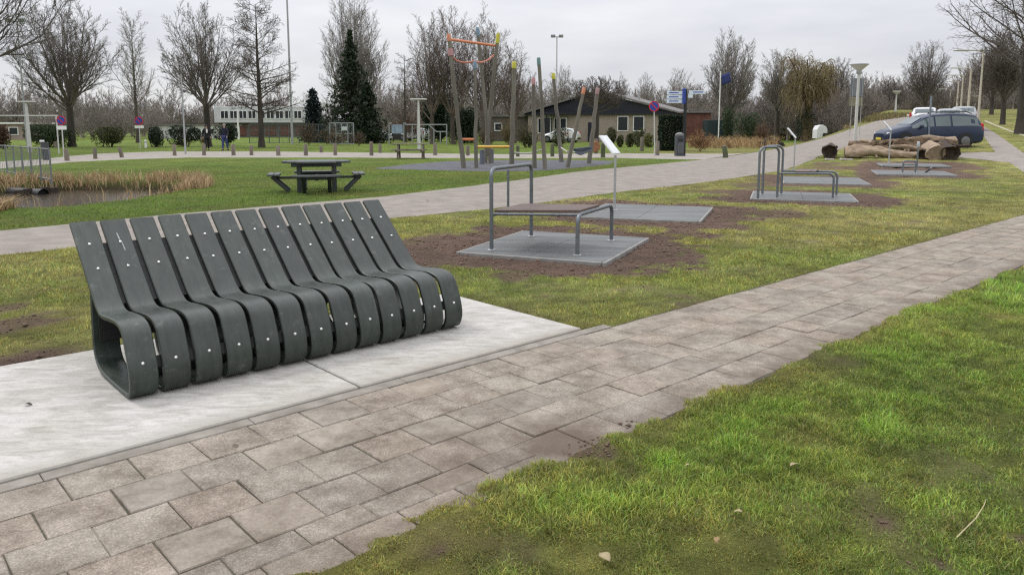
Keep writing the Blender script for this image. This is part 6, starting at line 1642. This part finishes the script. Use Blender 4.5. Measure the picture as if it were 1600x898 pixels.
log(lp(1342, 240, .22, 1.1, .04), lp(1470, 242, .22, 1.0, .06), .24, .28, M_logb, 'bark covered log at the back left of the pile', 4, .08)
log(lp(1385, 243, .2, .8, .28), lp(1490, 243, .2, .7, .30), .19, .21, M_logb, 'upper log lying across the top of the pile', 5, .08)
log(lp(1402, 243, .12, .6, .42), lp(1512, 241, .12, 1.0, .44), .11, .14, M_logw, 'thin weathered log on top of the pile in front of the car', 6, .10)
log(lp(1461, 250, .27), lp(1470, 243, .27, 1.2, .06), .33, .30, M_logw, 'stout tan log end turned towards the path', 7, .03, False, 9)
log(lp(1484, 250.5, .28), lp(1492, 243, .28, 1.3), .30, .31, M_logd, 'thick dark log end at the right of the pile', 8, .03, True, 9)
log(lp(1420, 247, .12, .1, .25), lp(1478, 246, .12, .3, .30), .11, .13, M_logb, 'thin crooked log resting on the pale peeled log', 9, .12)
log(lp(1440, 249, .2), lp(1466, 247, .2, .6), .20, .22, M_logd, 'dark rotten log stuck between the stout log ends', 10, .04, True, 8)
log(lp(1486, 243, .16, .5, .36), lp(1515, 240, .16, 1.2, .25), .17, .14, M_logb, 'short bark log sticking out at the right of the pile', 11, .05, False, 8)
for i_, (xa, ya, la, xb, yb_, lb_2, r_, m_, lb_) in enumerate(((1350, 240, .5, 1440, 246, .28, .07, M_logw, 'crooked pale branch sloping down over the logs in front of the car'), (1400, 246, .10, 1470, 248, .12, .08, M_logb, 'dark bark branch along the foot of the pile'), (1375, 243, .36, 1430, 242, .44, .08, M_logb, 'short bark branch perched on the logs under the car door'), (1440, 244, .42, 1520, 240, .30, .06, M_logd, 'long thin dark branch hanging off the right end of the pile'), (1345, 244, .22, 1392, 242, .38, .10, M_logb, 'broken brown branch leaning on the left of the pile'))):
    log(lp(xa, ya, r_, .4, la), lp(xb, yb_, r_, .3, lb_2), r_ * 1.15, r_ * .8, m_, lb_, 20 + i_, .12)
for x, yb, w_, lab in ((1296, 250.5, .36, 'pale flat stone in front of the short hollow log'), (1322, 250.5, .52, 'long pale flat stone left of the peeled log')):
    q = gp(x, yb); o = empty('flat_stone', q, .1, lab, 'stone'); MB().box((0, 0, .03), (w_, .16, .09), ry(.05), .02).build('stone', mat('pale stone', (.42, .38, .33), .9, .15, 6), o)

# dark soil heap by the road, and small clods
def heap(name, q, size, col, lab, seed, amp=.35, cat='soil heap'):
    r = np.random.default_rng(seed); n = 26; m_ = 12; V = []; fs = []
    for i in range(m_ + 1):
        for j in range(n):
            a = 2 * math.pi * j / n; f_ = i / m_; rr1 = math.sin(f_ * math.pi / 2)
            x, y = math.cos(a) * rr1, math.sin(a) * rr1; z = math.cos(f_ * math.pi / 2) ** 1.0
            k = 1 + amp * (fbm(np.array(x * 3 + seed), np.array(y * 3 + seed), seed, 4) - .5) * 2
            V.append((x * size[0] * float(k), y * size[1] * float(k), z * size[2] * float(k) - .04))
    for i in range(m_):
        for j in range(n): fs.append((i * n + j, (i + 1) * n + j, (i + 1) * n + (j + 1) % n, i * n + (j + 1) % n))
    o = MB().add(V, fs).build(name, mat('heap ' + name + str(seed), col, .98, .45, 6, bump=1.0, bscale=12, detail=8), None, 80, q); return tag(o, lab, cat)
q = gp(1205, 230); heap('soil_heap', q, (1.05, .6, .75), (.022, .016, .012), 'dark heap of fresh soil between the reeds and the road', 3)
q = gp(1305, 205); heap('soil_heap', q, (1.0, .5, .35), (.06, .048, .03), 'low brown heap on the bank beyond the road', 5)

# ================================================================== WALKERS
def skin_body(name, pts, edges, radii, m, parent, sub=2, root=0):
    me = bpy.data.meshes.new(name); me.from_pydata(pts, edges, []); o = bpy.data.objects.new(name, me); COL.objects.link(o)
    mo = o.modifiers.new('skin', 'SKIN'); mo.use_smooth_shade = True; sl = me.skin_vertices[0].data
    for i, r_ in enumerate(radii): sl[i].radius = (r_, r_) if not isinstance(r_, tuple) else r_
    sl[root].use_root = True; ss_ = o.modifiers.new('sub', 'SUBSURF'); ss_.levels = sub; ss_.render_levels = sub
    bpy.context.view_layer.update(); dg = bpy.context.evaluated_depsgraph_get(); nm = bpy.data.meshes.new_from_object(o.evaluated_get(dg)); bpy.data.objects.remove(o)
    nm.name = name; nm.polygons.foreach_set('use_smooth', np.ones(len(nm.polygons), bool)); nm.materials.clear()
    return link(name, nm, m, parent)
M_skin = mat('skin', (.42, .27, .20), .6, .08, 10)
def person(q, ang, lab, top, legs, hair, shirt=None, stride=.22, H=1.74):
    o = empty('person', q, ang, lab, 'person', 'walkers on the far path'); s = H / 1.74
    J = dict(pel=(0, 0, .93), wa=(0, 0, 1.08), ch=(0, 0, 1.30), nk=(0, -.01, 1.46), hd0=(0, -.015, 1.53), hd=(0, -.02, 1.63), hdt=(0, -.01, 1.72),
             hl=(-.09, 0, .90), kl=(-.10, -stride * .55, .50), al=(-.10, -stride * .75, .09), tl=(-.10, -stride * .75 - .17, .035), hr=(.09, 0, .90), kr=(.10, stride * .25, .50), ar=(.10, stride * 1.0, .11), tr=(.10, stride - .15, .035),
             sl=(-.17, 0, 1.42), el=(-.24, .06, 1.15), wl=(-.24, -.06, .92), fl=(-.24, -.10, .80), sr=(.17, 0, 1.42), er=(.24, .0, 1.15), wr=(.24, -.12, .93), fr=(.24, -.17, .82))
    nm = list(J); P_ = [tuple(Vector(J[k]) * s) for k in nm]; I = {k: i for i, k in enumerate(nm)}
    E_ = [('pel', 'wa'), ('wa', 'ch'), ('ch', 'nk'), ('nk', 'hd0'), ('hd0', 'hd'), ('hd', 'hdt'), ('pel', 'hl'), ('hl', 'kl'), ('kl', 'al'), ('al', 'tl'), ('pel', 'hr'), ('hr', 'kr'), ('kr', 'ar'), ('ar', 'tr'), ('ch', 'sl'), ('sl', 'el'), ('el', 'wl'), ('wl', 'fl'), ('ch', 'sr'), ('sr', 'er'), ('er', 'wr'), ('wr', 'fr')]
    rad = dict(pel=(.14, .10), wa=(.13, .09), ch=(.15, .10), nk=.055, hd0=.065, hd=.095, hdt=.06, hl=.085, kl=.055, al=.038, tl=.03, hr=.085, kr=.055, ar=.038, tr=.03, sl=.055, el=.042, wl=.03, fl=.025, sr=.055, er=.042, wr=.03, fr=.025)
    skin_body('body', P_, [(I[a], I[b_]) for a, b_ in E_], [rad[k] for k in nm], M_skin, o)
    def sub(keys, edges, grow, m, name):
        ii = {k: i for i, k in enumerate(keys)}; skin_body(name, [tuple(Vector(J[k]) * s) for k in keys], [(ii[a], ii[b_]) for a, b_ in edges], [tuple(x + grow for x in rad[k]) if isinstance(rad[k], tuple) else rad[k] + grow for k in keys], m, o)
    sub(['pel', 'wa', 'ch', 'nk', 'sl', 'el', 'wl', 'sr', 'er', 'wr'], [('pel', 'wa'), ('wa', 'ch'), ('ch', 'nk'), ('ch', 'sl'), ('sl', 'el'), ('el', 'wl'), ('ch', 'sr'), ('sr', 'er'), ('er', 'wr')], .03, top, 'coat')
    sub(['pel', 'hl', 'kl', 'al', 'hr', 'kr', 'ar'], [('pel', 'hl'), ('hl', 'kl'), ('kl', 'al'), ('pel', 'hr'), ('hr', 'kr'), ('kr', 'ar')], .022, legs, 'trousers')
    for k0, k1 in (('al', 'tl'), ('ar', 'tr')):
        a, b_ = Vector(J[k0]) * s, Vector(J[k1]) * s; MB().tube([a + Vector((0, .05, -.05)), a.lerp(b_, .6) + Vector((0, 0, -.02)), b_], [.055, .05, .03], 10).build('shoe', M_rail, o, 60)
    MB().lathe([(.03, .112), (.085, .08), (.112, .03), (.105, -.02), (.08, -.05)], 14, (0, .012, 1.635 * s)).build('hair', hair, o, 60)
    MB().tube([(0, -.105, 1.63 * s), (0, -.135, 1.605 * s)], [.012, .018], 6).build('nose', M_skin, o, 60)
    for x in (-.035, .035): MB().tube([(x, -.098, 1.65 * s), (x, -.108, 1.65 * s)], .011, 6).build('eye', M_rail, o)
    MB().box((0, -.10, 1.575 * s), (.05, .02, .012)).build('mouth', mat('lips', (.30, .12, .10), .6, .1, 10), o)
    if shirt: MB().box((.02, -.155, 1.33 * s), (.10, .03, .26), None, .012).build('shirt_front', shirt, o)
    return o
M_blackc = mat('black cloth', (.012, .012, .014), .9, .2, 20); M_navyc = mat('dark navy cloth', (.016, .018, .032), .9, .2, 20); M_jean = mat('blue denim', (.04, .055, .16), .9, .2, 20)
q = gp(324, 235); person(q, R(25), 'walker in black with a white shirt front left of the other walker', M_blackc, M_blackc, mat('dark hair', (.02, .015, .012), .7, .2, 10), M_white)
q = gp(352, 235.3); person(q, R(-10), 'walker in a dark jacket and blue trousers beside the dark shrub', M_navyc, M_jean, mat('grey hair', (.25, .24, .23), .7, .2, 10), None, .16, 1.82)

# ================================================================== REEDS, CULVERT, LITTER
def reed_mass(name, pts, hmin, hmax, wid, cols, lab, seed, lean=.6):
    r = np.random.default_rng(seed); P = np.array([tuple(p) for p in pts]); n = len(P); c = np.array(cols)[r.integers(0, len(cols), n)] * (1 + r.uniform(-.3, .3, (n, 1)))
    o = blades(name, P, r.uniform(hmin, hmax, n), wid * r.uniform(.6, 1.3, n), c, lean, True, seed, 'dry reed'); return tag(o, lab, None, None, 'stuff')
attr_mat('dry reed', 'col', .85, .25, .15)
TAN = [(.46, .34, .20), (.38, .27, .15), (.54, .42, .26), (.27, .18, .10)]
def around_pond(n, seed, sel, d0, d1):
    r = np.random.default_rng(seed); x = r.uniform(-17, -7, n * 14); y = r.uniform(13, 26, n * 14); sd = sdf_poly(x, y, pond_poly); k = (sd > d0) & (sd < d1) & sel(x, y, r); x, y = x[k][:n], y[k][:n]
    f = fields(x, y); return np.stack([x, y, ground_z(x, y, f)], -1)
reed_mass('pond_reeds', around_pond(7000, 201, lambda x, y, r: (y > 19.6 + .30 * (x + 9)) & (r.random(x.shape) < 1.6 * fbm(x * 1.6, y * 1.6, 8) - .35), .0, .75), .14, .40, .02, TAN, 'pale dry reeds along the far bank of the pond', 301)
reed_mass('pond_reeds', around_pond(9000, 202, lambda x, y, r: (x < -9.6 - (y - 14) * .33) & (y < 19.6), .05, 1.7), .12, .34, .022, TAN, 'thick mat of pale dry reeds at the left end of the pond', 302, 1.6)
reed_mass('pond_reeds', around_pond(1900, 203, lambda x, y, r: (y < 19.5) & (x > -12) & (r.random(x.shape) < fbm(x * 3, y * 3, 6) - .1), -.05, .3), .15, .45, .018, TAN, 'thin fringe of dry stalks along the near bank of the pond', 303)
def px_area(n, x0, x1, y0, y1, seed, keep=lambda x, y: x > 0):
    r = np.random.default_rng(seed); x = r.uniform(x0, x1, n * 4); y = r.uniform(y0, y1, n * 4); k = keep(x, y); return gps(x[k][:n], y[k][:n])
BR = [(.36, .24, .12), (.30, .20, .10), (.42, .31, .17), (.22, .14, .08)]
reed_mass('bank_reeds', px_area(4200, 1075, 1215, 212, 232, 5, lambda x, y: (y > 210 + (x - 1075) * .01) & (y < 236 - (x - 1075) * .02)), .35, .95, .06, BR, 'brown dry reeds and grass on the bank beside the finger post', 311, .9)
reed_mass('bank_reeds', px_area(2000, 1215, 1330, 196, 214, 6, lambda x, y: y < 216 - (x - 1215) * .12), .2, .55, .06, [(.25, .19, .10), (.16, .15, .06), (.30, .23, .13)], 'dull rough grass on the bank beyond the road', 312, .9)
reed_mass('bank_reeds', px_area(2600, 1290, 1425, 180, 200, 9, lambda x, y: (y < 200 - (x - 1290) * .13) & (y > 184 - (x - 1290) * .05)), .15, .5, .07, [(.20, .16, .08), (.13, .13, .05), (.24, .19, .10)], 'rough dull grass along the far edge of the road', 313, .9)
q = gp(62, 303, -.25); o = empty('culvert_pipe', (q.x, q.y, -.27), 0, 'dark culvert pipe mouth at the left end of the pond', 'pipe')
MB().tube([(-1.2, .5, .0), (.2, -.15, 0)], .17, 18, False).build('pipe', M_rail, o, 50); MB().tube([(-1.15, .48, .0), (.15, -.12, 0)], .14, 18).build('bore', mat('black bore', (.005, .005, .005), .9, .1, 5), o, 50)
o = empty('culvert_headwall', (q.x - .12, q.y + .06, -.62), R(-23), 'dark timber plank wall round the culvert pipe', 'wall')
for i in range(5): MB().box((0, -.5 + i * .25, .18), (.07, .235, .66 + .05 * (i % 2)), None, .008).build('plank', mat('wet dark plank', (.035, .027, .02), .8, .3, 6), o)

# soil crumbs on bare patches, tiny litter
def crumbs():
    r = np.random.default_rng(401); x, y = scatter(160000, 2.2, 18, R(-40), R(40), 402, 1.3); f = fields(x, y)
    k = (f['soil'] > .6) & (np.random.default_rng(7).random(x.shape) < np.where(f['right'], .35, .3)) & (f['sd_path'] > np.where(np.hypot(x - mp_[0], y - mp_[1]) < .6, -.12, .02)) & (f['sd_pad'] > -.02) & (f['sd_slab'] > -.03) & (f['sd_road'] > 0); x, y = x[k], y[k]; f = {a: v[k] for a, v in f.items()}
    n = min(len(x), 16000); x, y = x[:n], y[:n]; f = {a: v[:n] for a, v in f.items()}; z = np.maximum(ground_z(x, y, f), np.where(f['sd_path'] < 0, .0, -9)); s = r.lognormal(-5.55, .5, n)
    s = np.clip(s * (1 + np.hypot(x, y) / 9), .002, .028)
    o6 = np.array([(1, 0, 0), (-1, 0, 0), (0, 1, 0), (0, -1, 0), (0, 0, 1), (0, 0, -1)], float); fc_ = np.array([(0, 2, 4), (2, 1, 4), (1, 3, 4), (3, 0, 4), (2, 0, 5), (1, 2, 5), (3, 1, 5), (0, 3, 5)])
    V = np.stack([x, y, z + s * .4], -1)[:, None] + (o6[None] * r.uniform(.6, 1.4, (n, 6, 1)) * s[:, None, None] * np.array([1, 1, .7]))
    F_ = (np.arange(n)[:, None, None] * 6 + fc_[None]).reshape(-1, 3)
    tag(link('soil_crumbs', npmesh('soil_crumbs', V.reshape(-1, 3), [F_]), mat('soil crumbs', (.150, .100, .075), .95, .35, 30)), 'loose crumbs of brown soil on the bare patches', None, None, 'stuff')
crumbs()
M_dead = mat('dead brown leaf', (.26, .17, .08), .8, .3, 20)
def leaf_at(px, py, L_, ang, lab, m=M_dead, lift=.025):
    L_ *= .62; q = gp(px, py); pts = []; n = 7
    for i in range(n):
        f_ = i / (n - 1); wv = math.sin(f_ * math.pi) ** .8 * L_ * .26; z = .004 * math.sin(f_ * 5) + .006 * f_
        pts += [(L_ * (f_ - .5), -wv, z + wv * .35), (L_ * (f_ - .5), 0, z), (L_ * (f_ - .5), wv, z + wv * .35)]
    fs = [(i * 3 + j, i * 3 + j + 1, (i + 1) * 3 + j + 1, (i + 1) * 3 + j) for i in range(n - 1) for j in range(2)]
    o = MB().add(pts, fs).build('dead_leaf', m, None, 60, (q.x, q.y, q.z + lift)); o.rotation_euler = (random.uniform(-.2, .2), random.uniform(-.2, .2), ang); o.modifiers.new('thick', 'SOLIDIFY').thickness = .001
    return tag(o, lab, 'leaf', 'dead leaves on the lawn')
M_pale = mat('bleached leaf', (.30, .24, .14), .8, .2, 20)
leaf_at(1241, 734, .09, .4, 'pale dry leaf on the bright green lawn to the right', M_pale); leaf_at(1120, 853, .07, 1.2, 'orange brown leaf near the bottom edge of the lawn'); leaf_at(945, 880, .12, 2.0, 'bleached crumpled leaf at the lower left of the lawn', M_pale); leaf_at(1075, 735, .05, .2, 'small pale leaf near the path edge', M_pale); leaf_at(1153, 808, .06, 2.6, 'small straw coloured leaf in the trodden grass', M_pale)
leaf_at(368, 698, .05, .5, 'small dark leaf lying on the tiles in front of the slab', mat('dark wet leaf', (.05, .03, .02), .7, .3, 20), .006); leaf_at(45, 637, .07, .1, 'dark scrap on the pale slab left of the bench', MATS['dark wet leaf'], .02); leaf_at(668, 316, .12, .3, 'dark clod lying on the worn road', MATS['dark wet leaf'], .03)
q0 = gp(1494, 850); q1 = gp(1535, 795); o = MB().tube([q0 + Vector((0, 0, .03)), q0.lerp(q1, .4) + Vector((.025, -.01, .055)), q0.lerp(q1, .7) + Vector((.032, 0, .06)), q1 + Vector((.012, 0, .045))], [.0022, .002, .0016, .001], 6).build('dry_stalk', mat('straw', (.45, .38, .22), .8, .2, 20), None, 60); tag(o, 'curved dry straw stalk on the lawn at the lower right', 'stalk')
